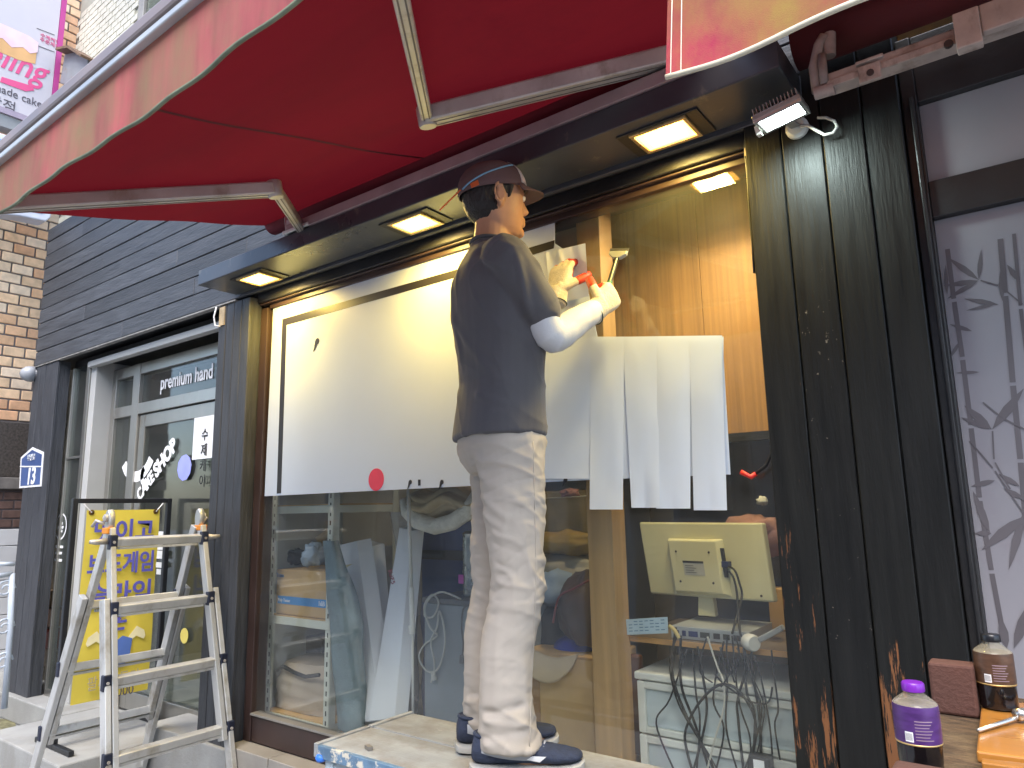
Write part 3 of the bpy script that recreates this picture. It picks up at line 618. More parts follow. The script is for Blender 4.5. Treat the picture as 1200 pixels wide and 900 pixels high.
MB().lathe(mc, [(.030, .006), (.030, -.004), (.022, -.012), (0, -.013)], 20, (0, 1, 0)).build('wall_mount', pm('mount_white', (.62, .66, .62), .45), fl, smooth='auto')
MB().bar(mc+Vector((0, -.01, 0)), fc+ay*.03-az*.004, .024, .006).bar(fc+ay*.035+az*.006-ax*.05, fc+ay*.035+az*.006+ax*.05, .006, .004).build('bracket', ALU, fl)
cp = [(938, 148), (946, 147), (955, 152), (966, 158), (976, 156), (981, 149), (978, 142), (968, 138), (958, 138)]
MB().tube([at(px, py, Y=1.873-.012*math.sin(i*.6)) for i, (px, py) in enumerate(cp)], .004, 6).build('cable', pm('cable_white', (.68, .68, .62), .5), fl, smooth=True)
MB().obox(fc-ax*(hw_+.006)+ay*.02, ax*.006, ay*.012, az*.012).build('junction_block', pm('block_white', (.7, .68, .62), .5), fl)
area('lamp_light', fc+az*.010, az, .5, (.80, 1., .96), hw_*1.6, hd_*1.6, fl)
# small lamp inside the window
il = thing('interior_lamp', 'small lit lamp hanging inside the window in front of the plywood', 'lamp', tuple(at(836, 205, Y=2.12)))
c = at(837, 211, Y=2.14); lx = Vector((.97, 0, 0)); 
MB().obox(c+Vector((0, .008, .010)), (.052, 0, 0), (0, .030, -.012), (0, .004, .009)).build('housing', pm('lamp_beige', (.45, .40, .30), .5), il, bevel=.002)
MB().obox(c+Vector((0, .0, -.001)), (.048, 0, 0), (0, .028, -.014), (0, .0008, .0016)).build('diffuser', emis('neutral_diffuser', (1., .95, .80), 12), il)
MB().tube([c+Vector((-.02, .01, .02)), c+Vector((-.02, .012, .09))], .006, 8).build('hanger', pm('lamp_hanger', (.3, .25, .18), .5), il)
area('lamp_light', c+Vector((0, .01, -.008)), (0, -.10, -1), 4.5, (1., .82, .52), .09, .05, il)
# black cable beside the pillar and its red taped end
bc = thing('loose_cable', 'black cable running down the pillar edge to a red taped end over the window', 'cable', tuple(at(885, 250, Y=1.94)))
cpts = [(880, 152), (873, 165), (873, 178), (876, 205), (878, 240), (882, 285), (884, 320)]
MB().tube([at(px, py, Y=1.93) for px, py in cpts], .004, 6).build('cable', DARKW, bc, smooth=True)
MB().tube([at(px, py, Y=1.945) for px, py in ((874, 178), (879, 230), (886, 300), (892, 360), (899, 450), (905, 530), (898, 545), (886, 555))], .0045, 6).build('cable', DARKW, bc, smooth=True)
MB().lathe(at(875, 178, Y=1.928), [(.006, -.012), (.006, .012)], 8, (0, 0, 1)).build('clip', pm('clip_beige', (.45, .36, .24), .6), bc)
MB().tube([at(886, 555, Y=1.945), at(880, 559, Y=1.944), at(876, 557, Y=1.943), at(868, 553, Y=1.94)], [.006, .007, .006, .007], 8).build('red_tape', pm('red_tape', (.65, .03, .02), .4), bc, smooth=True)

# ------------------------------------------------------------------ white film being peeled off the glass
fm = thing('window_film', 'white printed film on the shop window, its right half peeled and cut into strips', 'film', (-2, 1.975, 1.3))
FILM = pm('white_film', (.66, .735, .84), .42, var=.03, scale=2, transl=.12)
FY = 1.9745
def fp(px, py, d=0): q = at(px, py, Y=FY); q.y -= d; return q
MB().prism([fp(*p) for p in ((320.5, 357.5), (480, 309), (650, 257), (650, 285), (672, 300), (690, 345), (700, 395), (846, 393), (856, 556), (690, 562.5), (560, 569), (430, 575.5), (310, 581.5))], (0, .002, 0)).build('sheet', FILM, fm)
INKB = pm('film_black', (.025, .022, .022), .4)
MB().prism([fp(*p, .001) for p in ((331, 374), (528, 318), (650, 281.5), (649, 291), (630, 297), (528, 327), (336, 381), (329.5, 578), (324.5, 578.5))], (0, .0005, 0)).build('printed_border', INKB, fm)
RDOT = pm('film_red', (.72, .05, .09), .5)
c = fp(441, 562, .001); MB().lathe(c, [(.045, -.0006), (.045, .0006)], 28, (0, 1, 0)).build('printed_dot', RDOT, fm)
def comma(px, py, s, name='printed_mark'):
    c = fp(px, py, .0012); mb = MB()
    mb.prism([c+Vector((math.cos(a)*s*.5, 0, math.sin(a)*s*.5)) for a in [k*.628 for k in range(10)]], (0, .0005, 0))
    mb.prism([c+Vector((x*s, -.0004, z*s)) for x, z in ((-.5, .1), (.1, -.4), (-.5, -1.3), (-.95, -1.5), (-.7, -.9))], (0, .0004, 0)); mb.build(name, INKB, fm)
comma(481, 565, .018); comma(518, 565, .018); comma(663, 562, .015)
MB().prism([fp(490, 562, .001), fp(493, 562, .001), fp(493, 569, .001), fp(490, 569.2, .001)], (0, .0005, 0)).build('printed_mark', INKB, fm)
comma(372, 400, .03)
# folded-over flap and hanging strips
def strip(t0, t1, b0, b1, top, bot, off, curl, bow, seed):
    def f(u, v):
        w = max(0, v-.15)/.85
        px = (t0+(t1-t0)*u)*(1-w)+(b0+(b1-b0)*u)*w; py = top+(bot-top)*v
        q = at(px, py, Y=FY); e = off*(.5+.5*math.sin(min(1, v*2)*1.57))+curl*(v**4)*(1 if u > .5 else .4)*abs(u-.5)*2+bow*math.sin(math.pi*u)*min(1, v*3)
        e += .0016*noise.noise((u*3+seed, v*5, seed)); k = (FY-e)/FY
        return Vector((q.x*k, q.y*k, EYE+(q.z-EYE)*k))
    return f
for k, a_ in enumerate([(608, 692, 618, 691, 394.5, 561, .005, 0, .003), (692, 731, 691, 730, 394.5, 597, .006, .012, .005), (731, 771, 740, 773, 394.5, 595, .005, .022, .004), (770.5, 809, 769, 809, 394.5, 596, .0065, .012, .005), (808.5, 846.5, 813, 852, 394.5, 598, .008, .010, .005), (836, 848, 838, 856, 394.5, 556, .002, 0, 0)]):
    MB().grid(strip(*a_, k*3.1), 14, 36).build('strip', FILM, fm, smooth=True)
def peel(u, v):
    px = 640+46*u+4*v; py = 296-11*u+62*v; q = at(px, py, Y=FY); e = .006+.10*max(0, u-.25)*(1-v*.75)+.006*math.sin(u*13-v*4)*(1-v); k = (FY-e)/FY
    return Vector((q.x*k, q.y*k, EYE+(q.z-EYE)*k))
MB().grid(peel, 18, 18).build('peeled_corner', FILM, fm, smooth=True)

# ------------------------------------------------------------------ bench
bz = .59
be = thing('work_bench', 'worn plywood topped folding bench with blue painted edges under the worker', 'bench', (-1.2, 1.6, 0))
PLY = pm('weathered_plywood', (.325, .34, .335), .8, var=.22, scale=4, stretch=(.35, 3, 1), bump=.3, bscale=70, bstretch=(.15, 1, 1), dirt=(.19, .165, .135), dirt_amt=.6, dirt_scale=6, chip=(.58, .58, .56), chip_amt=-.02, chip_scale=12, chip_stretch=(.3, 1.5, 1))
BLUEE = pm('worn_blue_edge', (.11, .19, .28), .6, var=.3, scale=20, chip=(.62, .58, .48), chip_amt=.10, chip_scale=9, chip_stretch=(1, 1, 1))
MB().box((-1.772, 1.415, bz-.022), (-.50, 1.603, bz)).build('top_board', PLY, be, bevel=.002)
MB().box((-1.772, 1.613, bz-.022), (-.50, 1.785, bz)).build('top_board', PLY, be, bevel=.002)
MB().box((-1.772, 1.604, bz-.016), (-.50, 1.612, bz-.003)).build('filler_strip', pm('grey_blue_strip', (.30, .33, .37), .6), be)
MB().box((-1.772, 1.400, bz-.034), (-.50, 1.414, bz-.0)).build('edge_board', BLUEE, be, bevel=.002)
MB().box((-1.790, 1.400, bz-.034), (-1.773, 1.600, bz+.004)).build('end_trim', PLY, be, bevel=.002); MB().box((-1.790, 1.606, bz-.034), (-1.773, 1.790, bz+.004)).build('end_trim', PLY, be, bevel=.002)
STL = pm('pale_blue_steel', (.42, .50, .54), .45, metal=.2, var=.25, scale=14)
for x, y in ((-1.74, 1.43), (-1.74, 1.76), (-.56, 1.43), (-.56, 1.76)):
    lg = MB().box((x-.016, y-.016, .012), (x+.016, y+.016, bz-.035)).build('leg', STL, be, bevel=.003); MB().box((x-.02, y-.02, 0), (x+.02, y+.02, .011)).build('foot', DARKW, lg)
for y in (1.43, 1.76): MB().box((-1.723, y-.01, bz-.06), (-.577, y+.01, bz-.036)).build('rail', STL, be)
for x in (-1.74, -.56): MB().box((x-.01, 1.447, .2), (x+.01, 1.743, .225)).build('stretcher', STL, be)
c = at(376, 888, Y=1.405); MB().lathe(c, [(.0, -.012), (.012, -.009), (.016, 0), (.012, .009), (0, .012)], 14, (0, 0, 1)).build('blue_knob', pm('blue_plastic', (.04, .20, .75), .35), be, smooth=True)
c = at(432, 876, Z=bz+.006); MB().obox(c, (.012, -.004, 0), (.003, .006, 0), (0, 0, .005)).build('bolt', pm('old_bolt', (.22, .2, .17), .6, metal=.4), be)

# ------------------------------------------------------------------ folding ladder
la = thing('step_ladder', 'aluminium folding ladder with dark rung caps beside the yellow banner', 'ladder', (-3.1, 1.58, 0))
ALUM = pm('ladder_aluminium', (.58, .575, .55), .42, metal=.55, var=.18, scale=6, stretch=(1, 1, .3), dirt=(.34, .30, .23), dirt_amt=.25, dirt_scale=8)
CAP = pm('dark_blue_cap', (.012, .016, .035), .45, var=.2)
ORNG = pm('orange_lock', (.70, .24, .02), .45)
def side(xt, zt, xb, inner, outer, y0, y1, rungs, flare):
    # inner rails from the hinge to mid height, outer rails from mid height to the ground, rungs between
    for sgn_, yy in ((-1, y0), (1, y1)):
        def pt(z, off): f_ = (zt-z)/zt; return Vector((xt+(xb-xt)*f_, yy+sgn_*(off+flare*f_), z))
        MB().bar(pt(zt, 0), pt(.30, 0), .024, .042, (1, 0, .2)).build('rail', ALUM, la, bevel=.003)
        r2 = MB().bar(pt(.92, .028), pt(.02, .028), .024, .046, (1, 0, .2)).build('outer_rail', ALUM, la, bevel=.003)
        MB().bar(pt(.02, .030), pt(0, .030), .034, .07, (1, 0, .2)).build('foot', CAP, r2)
    for k, z in enumerate(rungs):
        f_ = (zt-z)/zt; x = xt+(xb-xt)*f_; e = flare*f_+(.03 if z < .8 else 0)
        p, q = Vector((x, y0-e, z)), Vector((x, y1+e, z))
        rg = MB().bar(p, q, .034, .034, (.25*(1 if xb > xt else -1), 0, 1)).build('rung', ALUM, la, bevel=.004)
        MB().bar(p+Vector((.002, .03, -.026)), q+Vector((.002, -.03, -.026)), .020, .010).build('rung_lip', ALUM, rg)
        for w in (p, q):
            s_ = -1 if w is p else 1
            MB().obox(w+Vector((.012*(1 if xb > xt else -1), 0, 0)), (.014, 0, 0), (0, .016, 0), (0, 0, .030)).build('rung_cap', CAP, rg, bevel=.004)
            MB().lathe(w+Vector((.027*(1 if xb > xt else -1), 0, 0)), [(.006, -.002), (.006, .003)], 8, (1, 0, 0)).build('rivet', GALV, rg)
LX = -3.17; Y0, Y1 = 1.405, 1.805
side(LX, 1.20, LX+.30, 0, 0, Y0, Y1, (1.145, .88, .615, .345, .075), .03)
side(LX-.035, 1.20, LX-.52, 0, 0, Y0+.01, Y1-.01, (.88, .615, .345, .075), .03)
for yy, s_ in ((Y0, -1), (Y1, 1)):
    HG = pm('hinge_steel', (.50, .50, .48), .4, metal=.7); h = MB().loft([[Vector((LX-.018+math.cos(a)*.024*k, yy+dy, 1.235+math.sin(a)*.046*k)) for a in [i*.524 for i in range(12)]] for dy, k in ((-.012, .92), (-.009, 1), (.009, 1), (.012, .92))]).build('hinge', HG, la, smooth='auto')
    MB().lathe((LX-.018, yy+s_*.014, 1.245), [(.016, -.006), (.016, .008), (.010, .012)], 14, (0, s_, 0)).build('hinge_pin', GALV, h, smooth='auto')
    MB().obox((LX-.012, yy+s_*.004, 1.192), (.026, 0, 0), (0, .018, 0), (0, 0, .013)).build('hinge_lock', ORNG, la, bevel=.004)
    MB().tube([(LX+.01, yy+s_*.015, 1.15), (LX+.012, yy+s_*.06, 1.148), (LX+.014, yy+s_*.085, 1.150)], [.014, .011, .008], 8).build('lock_lever', GALV, la, smooth=True)
    MB().tube([(LX-.02, yy+s_*.02, 1.22), (LX-.04, yy+s_*.045, 1.235), (LX-.06, yy+s_*.05, 1.21)], .007, 8).build('latch', GALV, la, smooth=True)

# ------------------------------------------------------------------ yellow banner on a black stand
bs = thing('banner_stand', 'yellow vinyl banner with purple lettering on a black metal stand behind the ladder', 'banner', (-4.0, 1.83, .147))
BX = -4.0
def bq(px, py, dx=0): q = at(px, py, X=BX); q.x += dx; return q
tl_, tr_, bl_, br_ = bq(88, 586), bq(198, 586), bq(62, 882), bq(168, 850)
bz0 = .150
tl_.z = tr_.z = 1.345; y0, y1 = tl_.y, tr_.y
BLK = pm('black_powder_coat', (.012, .013, .016), .4, var=.1)
MB().bar((BX, y0, bz0), (BX, y0, 1.345), .026, .026, (1, 0, 0)).build('post', BLK, bs, bevel=.003); MB().bar((BX, y1, bz0), (BX, y1, 1.345), .026, .026, (1, 0, 0)).build('post', BLK, bs, bevel=.003)
MB().bar((BX, y0+.0135, 1.333), (BX, y1-.0135, 1.333), .024, .024).build('crossbar', BLK, bs, bevel=.003); MB().bar((BX, y0+.0135, .22), (BX, y1-.0135, .22), .022, .022).build('crossbar', BLK, bs, bevel=.003)
for yy in (y0, y1): MB().bar((BX-.2, yy, bz0+.012), (BX+.2, yy, bz0+.012), .024, .024).build('foot', BLK, bs, bevel=.003)
YEL = pm('yellow_vinyl', (.78, .63, .09), .42, var=.06, transl=.2)
def ban(u, v): return (BX+.012+.010*math.sin(u*3.1)*math.sin(v*3.1)+.004*math.sin(v*11), y0+.055+(y1-y0-.11)*u, 1.285-.95*v)
bn = MB().grid(ban, 10, 20).build('banner_sheet', YEL, bs, smooth=True)
for u in (0.06, .94):
    q = Vector(ban(u, .012)); MB().lathe(q+Vector((.003, 0, 0)), [(.014, -.002), (.014, .002), (.007, .003), (.006, -.002)], 14, (1, 0, 0)).build('eyelet', pm('brass', (.30, .18, .06), .4, metal=.8), bn)
    MB().tube([q+Vector((.004, 0, .0)), q+Vector((.0, .04*(1 if u > .5 else -1), .045))], .003, 5).build('tie', WHITE, bn)
PUR = pm('purple_print', (.11, .11, .46), .5, var=.05)
yc = (y0+y1)/2; wid = y1-y0-.11
for txt, z, s in (('맛이고', 1.13, .125), ('보드게임', .965, .118), ('슬라임', .80, .135), ('존', .675, .11)):
    text_mesh(txt, s, (BX+.030, yc, z), ey, ez, PUR, bn, align='CENTER', bold=.003, width=.80 if len(txt) > 3 else .92)
GREYT = pm('grey_print', (.42, .36, .22), .5)
text_mesh('팔찌만들기', .075, (BX+.030, yc, .395), ey, ez, GREYT, bn, align='CENTER', width=.75); text_mesh('5,000', .07, (BX+.030, yc+.04, .335), ey, ez, pm('dark_print', (.10, .09, .12), .5), bn, align='CENTER', width=.85)
mb = MB(); q = Vector((BX+.028, yc, .565))
mb.prism([q+Vector((0, y, z)) for y, z in ((-.08, .05), (-.03, .065), (0, .05), (.03, .07), (.08, .05), (.07, -.06), (.03, -.08), (-.03, -.08), (-.07, -.05))], (.002, 0, 0)).build('mug_print', pm('blue_print', (.10, .19, .55), .5), bn)
for s_ in (-1, 1): MB().prism([q+Vector((-.001, s_*(.06+.08*t), .06+.03*math.sin(t*3)+w)) for t, w in ((0, 0), (.5, .02), (1, .02), (1.1, 0), (1, -.025), (.5, -.03), (0, -.03))], (.0015, 0, 0)).build('hand_print', pm('pale_print', (.75, .70, .45), .5), bn)

# ------------------------------------------------------------------ table corner with bottles at the right
TZ = .868
tb = thing('side_table', 'rough brown wooden table with a varnished orange board at the lower right corner', 'table', (.1, 1.5, 0))
RGH = pm('rough_brown_wood', (.085, .052, .027), .9, var=.6, scale=22, stretch=(1, 4, 1), bump=.8, bscale=60, bstretch=(1, 3, 1), dirt=(.17, .115, .06), dirt_amt=.35, dirt_scale=14)
ORW = pm('orange_varnish', (.38, .16, .03), .3, var=.22, scale=3, stretch=(.4, 5, 1), coat=.4)
xl = at(1108, 890, Z=TZ).x
MB().box((-.225, 1.02, TZ-.05), (.8, 1.76, TZ)).build('table_top', RGH, tb, bevel=.006)
zb_ = TZ+.017
bpts = [at(1150, 824, Z=zb_), at(1144, 880, Z=zb_), at(1245, 893, Z=zb_), at(1250, 822, Z=zb_)]
MB().prism([p-Vector((0, 0, .016)) for p in bpts], (0, 0, .016)).build('varnished_board', ORW, tb, bevel=.003)
bpts = [at(1150, 888, Z=TZ+.012), at(1150, 893, Z=TZ+.012), at(1245, 907, Z=TZ+.012), at(1245, 899, Z=TZ+.012)]
MB().prism([p-Vector((0, 0, .011)) for p in bpts], (0, 0, .011)).build('varnished_board', ORW, tb, bevel=.002)
for x, y in ((-.19, 1.06), (-.19, 1.72), (.76, 1.06), (.76, 1.72)): MB().box((x-.03, y-.03, 0), (x+.03, y+.03, TZ-.051)).build('leg', RGH, tb, bevel=.004)
CLEAR = glass('bottle_plastic', (.93, .92, .86), haze=.35, rough=.08, hcol=(.62, .56, .44))
LIQ = pm('black_liquid', (.006, .005, .006), .12, var=.1, spec=.7)
def bottle(name, label, base, Rr, H, lab, cap, gold=(.60, .42, .16)):
    t = thing(name, label, 'bottle', base, 'drink bottles on the table'); b = Vector(base)
    body = MB().lathe(b, [(Rr*.80, 0), (Rr*.93, H*.015), (Rr*.96, H*.05), (Rr*.93, H*.10), (Rr*.96, H*.14), (Rr*.97, H*.325)], 36).build('lower_body', LIQ, t, smooth='auto')
    MB().lathe(b, [(Rr, H*.33), (Rr*1.01, H*.38), (Rr*1.01, H*.72), (Rr*.98, H*.76)], 36).build('label', lab, t, smooth='auto')
    MB().lathe(b, [(Rr*1.006, H*.332), (Rr*1.014, H*.342), (Rr*1.006, H*.352)], 36).build('gold_band', pm('gold_foil', gold, .35, metal=.6), t, smooth=True)
    MB().lathe(b, [(Rr*.97, H*.761), (Rr*.90, H*.785), (Rr*.86, H*.79), (Rr*.72, H*.82), (Rr*.68, H*.825), (Rr*.54, H*.855), (Rr*.46, H*.865), (Rr*.44, H*.898)], 36).build('shoulder', CLEAR, t, smooth='auto')
    rr = Rr*.50; n = 48
    MB().loft([[b+Vector((math.cos(2*math.pi*j/n)*r*(1 if j % 2 else .965), math.sin(2*math.pi*j/n)*r*(1 if j % 2 else .965), h)) for j in range(n)] for r, h in ((rr, H*.90), (rr*1.02, H*.915), (rr, H*.985), (rr*.9, H))]).build('cap', cap, t, smooth='auto')
    # barcode on the side facing the street
    ang = math.atan2(-b.y, -b.x)-.35
    def onb(da, z, r=1.016): return b+Vector((math.cos(ang+da)*Rr*r, math.sin(ang+da)*Rr*r, z))
    MB().grid(lambda u, v: onb(-.22+.36*u, H*(.375+.11*v)), 6, 1).build('barcode_patch', VINYL, t)
    for k in range(9): MB().grid(lambda u, v: onb(-.19+.034*k+.014*u, H*(.39+.08*v), 1.020), 1, 1).build('barcode_bar', INKB, t)
    for k in range(7):
        MB().grid(lambda u, v: onb(.24+(.78-.25*((k*5) % 3)/3)*u, H*(.40+.034*k+.010*v), 1.0145), 8, 1).build('fine_print', pm('label_print', (.30, .22, .26), .5), t)
    return t
bottle('bottle', 'purple labelled plastic bottle with purple cap on the table corner', (at(1081, 905, Y=1.22).x, 1.22, TZ+.001), .0300, .121, pm('purple_label', (.065, .022, .125), .35, var=.3, scale=40, stretch=(1, 1, 3)), pm('purple_cap', (.18, .02, .38), .3))
bottle('bottle', 'dark brown labelled plastic bottle with black cap on the varnished board', (at(1171, 825, Y=1.58).x, 1.58, TZ+.018), .0305, .125, pm('brown_label', (.09, .045, .025), .35, var=.4, scale=40, stretch=(1, 1, 3)), pm('black_cap', (.01, .01, .012), .3))
BRB = pm('brown_block', (.085, .036, .026), .8, var=.15, scale=12, bump=.3, bscale=120)
q = at(1122, 836, Z=TZ); MB().obox((q.x, q.y, TZ+.045), (.036, .0, 0), (0, .024, 0), (0, 0, .044)).build('brick_block', BRB, None, loc=(q.x, q.y, TZ+.001), bevel=.005)
tag(C.objects['brick_block'], 'dark red brown block standing between the two bottles on the table', 'block')
q = at(1080, 894, Y=1.15); MB().box((q.x-.032, 1.09, q.z-.04), (q.x+.04, 1.15, q.z)).build('brick_block', BRB, None, loc=(q.x, 1.12, q.z-.04), bevel=.006)
tag(C.objects['brick_block.001'], 'brown block in front of the purple bottle at the picture bottom edge', 'block')
tw = thing('tongs', 'thin metal tongs lying on the varnished orange board', 'tongs', tuple(at(1170, 848, Z=TZ+.02)))
MB().tube([at(1146, 856, Z=TZ+.022), at(1190, 842, Z=TZ+.024), at(1230, 826, Z=TZ+.03)], [.003, .004, .006], 8).build('arm', pm('bright_steel', (.6, .58, .55), .25, metal=.9), tw, smooth=True)
MB().tube([at(1192, 838, Z=TZ+.03), at(1205, 836, Z=TZ+.03)], [.010, .010], 8).build('pivot', MATS['bright_steel'], tw, smooth=True)
pk = thing('pink_post', 'pink post standing at the lower left edge', 'post', tuple(at(-10, 900, Z=0)))
q = at(-22, 880, Y=.55); MB().lathe((q.x, .55, 0), [(.055, 0), (.055, .62), (.04, .66)], 14).build('shaft', pm('pink_paint', (.62, .40, .55), .5), pk, smooth='auto'); MB().lathe((q.x, .55, .66), [(.02, .001), (.045, .02), (.045, .05), (.0, .08)], 14).build('knob', MATS['pink_paint'], pk, smooth='auto')
# ------------------------------------------------------------------ stock room seen through the glass
def rect(x0, y0, x1, y1, Y):
    xm, ym = (x0+x1)/2, (y0+y1)/2
    return at(x0, ym, Y=Y).x, at(x1, ym, Y=Y).x, at(xm, y1, Y=Y).z, at(xm, y0, Y=Y).z
FZ = .243
CARD = pm('cardboard', (.56, .35, .14), .85, var=.15, scale=5, bump=.1, bscale=30)
TAPE = pm('brown_tape', (.36, .19, .07), .3, var=.1)
# timber post and plywood lining
pw = at(687, 565, Y=2.09).x, at(716, 565, Y=2.09).x
PINE = pm('pine_timber', (.50, .30, .12), .6, var=.22, scale=4, stretch=(6, 6, .35), bump=.1, bscale=30, bstretch=(4, 4, .3))
tp = MB().box((pw[0], 2.085, FZ), (pw[1], 2.175, 2.50)).build('timber_post', PINE, None, loc=(pw[0], 2.12, FZ), bevel=.003); tag(tp, 'square pine timber post standing just inside the window', 'post')
PLYW = pm('plywood', (.38, .20, .06), .65, var=.25, scale=5, stretch=(14, 1, .22), dirt=(.30, .15, .04), dirt_amt=.2, dirt_scale=3)
pl = thing('plywood_lining', 'orange lit plywood lining behind the upper right of the window', 'panel', (-.6, 2.46, 1.6))
x0 = at(700, 300, Y=2.46).x; z0 = at(870, 507, Y=2.46).z
xs = [x0, -.95, -.62, -.2]
for a, b in zip(xs, xs[1:]): MB().box((a+.001, 2.46, z0), (b-.001, 2.475, 2.55)).build('sheet', PLYW, pl, bevel=.001)
MB().box((x0, 2.45, z0-.03), (-.2, 2.48, z0-.001)).build('bottom_batten', DARKW, pl)
tag(MB().box((-1.35, 2.75, FZ), (.2, 2.78, 1.62)).build('room_partition', pm('dark_board', (.085, .065, .045), .6, var=.4, scale=3)), kind='structure')
tag(MB().box((-1.40, 2.47, 1.62), (x0-.002, 2.50, 2.55)).build('room_partition', pm('olive_board', (.20, .17, .10), .7, var=.2, scale=3)), kind='structure')

# slotted steel shelving
sh = thing('shelving_unit', 'cream slotted steel shelving unit at the left end of the window', 'shelf', tuple(at(350, 840, Y=2.2)))
SLOT = pm('cream_steel', (.62, .62, .52), .45, var=.06); SY = 2.08
sx0, sx1 = at(318, 700, Y=SY).x, at(385, 700, Y=SY).x
for x, s_ in ((sx0, 1), (sx1, -1)):
    for y, t_ in ((SY, 1), (SY+.40, -1)):
        pst = MB().box((x-.017, y, FZ), (x+.017, y+.003, 2.1)).box((x-s_*.017-.0015, y+.0031*t_, FZ), (x-s_*.017+.0015, y+.036*t_, 2.1)).build('post', SLOT, sh)
        if t_ == 1:
            sl_ = MB()
            for k in range(46): sl_.box((x-.004, y-.0008, FZ+.03+.04*k), (x+.004, y-.0002, FZ+.05+.04*k))
            sl_.build('slots', pm('slot_dark', (.05, .05, .04), .8), pst)
for py in (728, 596, 846, 470):
    z = at(350, py, Y=SY).z
    if z < FZ+.02: z = FZ+.06
    MB().box((sx0-.015, SY-.004, z-.022), (sx1+.015, SY+.40, z+.012)).build('shelf_board', SLOT, sh, bevel=.002)
    MB().box((sx0-.012, SY+.003, z+.0125), (sx1+.012, SY+.39, z+.018)).build('shelf_liner', CARD, sh)
zs = at(350, 728, Y=SY).z+.019
# cardboard box with a blue stripe
cb = thing('cardboard_box', 'cardboard box with a blue printed stripe on the shelving unit', 'box', (sx0+.12, SY+.1, zs))
a, b, c_, d_ = rect(322, 668, 383, 722, SY+.012)
MB().box((a+.01, SY+.012, zs+.001), (b, SY+.28, zs+d_-c_)).build('carton', CARD, cb, bevel=.004)
MB().box((a+.028, SY+.0095, zs+.048), (b-.001, SY+.0115, zs+.083)).build('stripe_print', pm('stripe_blue', (.03, .24, .55), .5), cb)
text_mesh('16B', .030, (b-.055, SY+.009, zs+.055), ex, ez, VINYL, cb); text_mesh('Poly Tissue', .020, (a+.032, SY+.009, zs+.058), ex, ez, VINYL, cb); text_mesh('Trans', .026, (a+.012, SY+.009, zs+d_-c_-.035), ex, ez, pm('stripe_ink', (.12, .20, .30), .5), cb)
# plastic bag and black bundle on top of the box
zt = zs+d_-c_
def blob(name, mat, parent, c, r, seed, amp=.25, fr=2.2, n=28, loc=None, flat=None, solid=0):
    c = Vector(c); r = Vector(r)
    def f(u, v):
        th, ph = 2*math.pi*u, math.pi*(v-.5); d = Vector((math.cos(ph)*math.cos(th), math.cos(ph)*math.sin(th), math.sin(ph)))
        k = 1+amp*noise.fractal(d*fr+Vector((seed, seed*.7, 0)), 1.0, 2.0, 4)
        q = Vector((d.x*r.x, d.y*r.y, d.z*r.z))*k+c
        if flat is not None: q.z = max(q.z, flat)
        return q
    return MB().grid(f, n, n//2).build(name, mat, parent, loc=loc, smooth=True)
o = blob('plastic_bag', pm('clear_blue_bag', (.55, .66, .78), .25, var=.15, alpha=.75), None, at(368, 652, Y=SY+.10)+Vector((0, 0, .008)), (.045, .06, .05), 3, .5, 2.5, loc=(0, 0, 0), flat=zt+.001); tag(o, 'crumpled bluish clear plastic bag on top of the striped cardboard box', 'plastic bag')
o = blob('black_bundle', pm('black_cloth', (.02, .02, .022), .7), None, at(343, 655, Y=SY+.20)+Vector((0, 0, .01)), (.07, .06, .045), 9, .6, 2.5, loc=(0, 0, 0), flat=zt+.001); tag(o, 'black bundled cloth behind the clear bag on the shelf', 'bundle')
# beige bag with black strap
BEI = pm('beige_nylon', (.48, .38, .28), .55, var=.12, scale=4, bump=.25, bscale=9)
a, b, c_, d_ = rect(306, 782, 380, 848, 2.10)
bg_ = thing('beige_bag', 'puffy beige storage bag with a black strap under the lower shelf', 'bag', ((a+b)/2, 2.25, FZ))
zb = at(350, 846, Y=SY).z
zb = FZ+.085 if zb < FZ+.02 else zb+.02
def bagf(u, v):
    th = 2*math.pi*u; e = .25; cx, sn = math.cos(th), math.sin(th)
    w = (b-a)/2*.94; dp = .15; h = d_-zb+.005
    sq = lambda t: math.copysign(abs(t)**.55, t)
    tap = 1-.28*max(0, v-.55)**1.3*2
    q = Vector(((a+b)/2+sq(cx)*w*tap*(1+.02*math.sin(v*17+th*3)), 2.27+sq(sn)*dp*tap, zb+h*min(1, v*1.0)))
    q += Vector((.008, .008, .0))*noise.noise((th*1.5, v*7, 2)); q.z += .012*noise.noise((q.x*14, q.y*9, 5))
    return q
bgm = MB().grid(bagf, 36, 20); bgm.sheet([bagf(i/36, 1) for i in range(36)]); bgm.build('body', BEI, bg_, smooth=True)
MB().tube([at(px, py, Y=2.105) for px, py in ((325, 785), (332, 781), (345, 788), (358, 793), (374, 791))], .009, 6).build('strap', DARKW, bg_, smooth=True)
o = MB().tube([at(338, 771, Y=2.38), at(374, 773, Y=2.38)], .034, 20).build('tape_roll', pm('teal_tape', (.02, .28, .27), .4, var=.15, scale=40, stretch=(8, 1, 1)), None, loc=(0, 0, 0), smooth='auto'); tag(o, 'teal roll of tape behind the beige bag', 'tape roll')
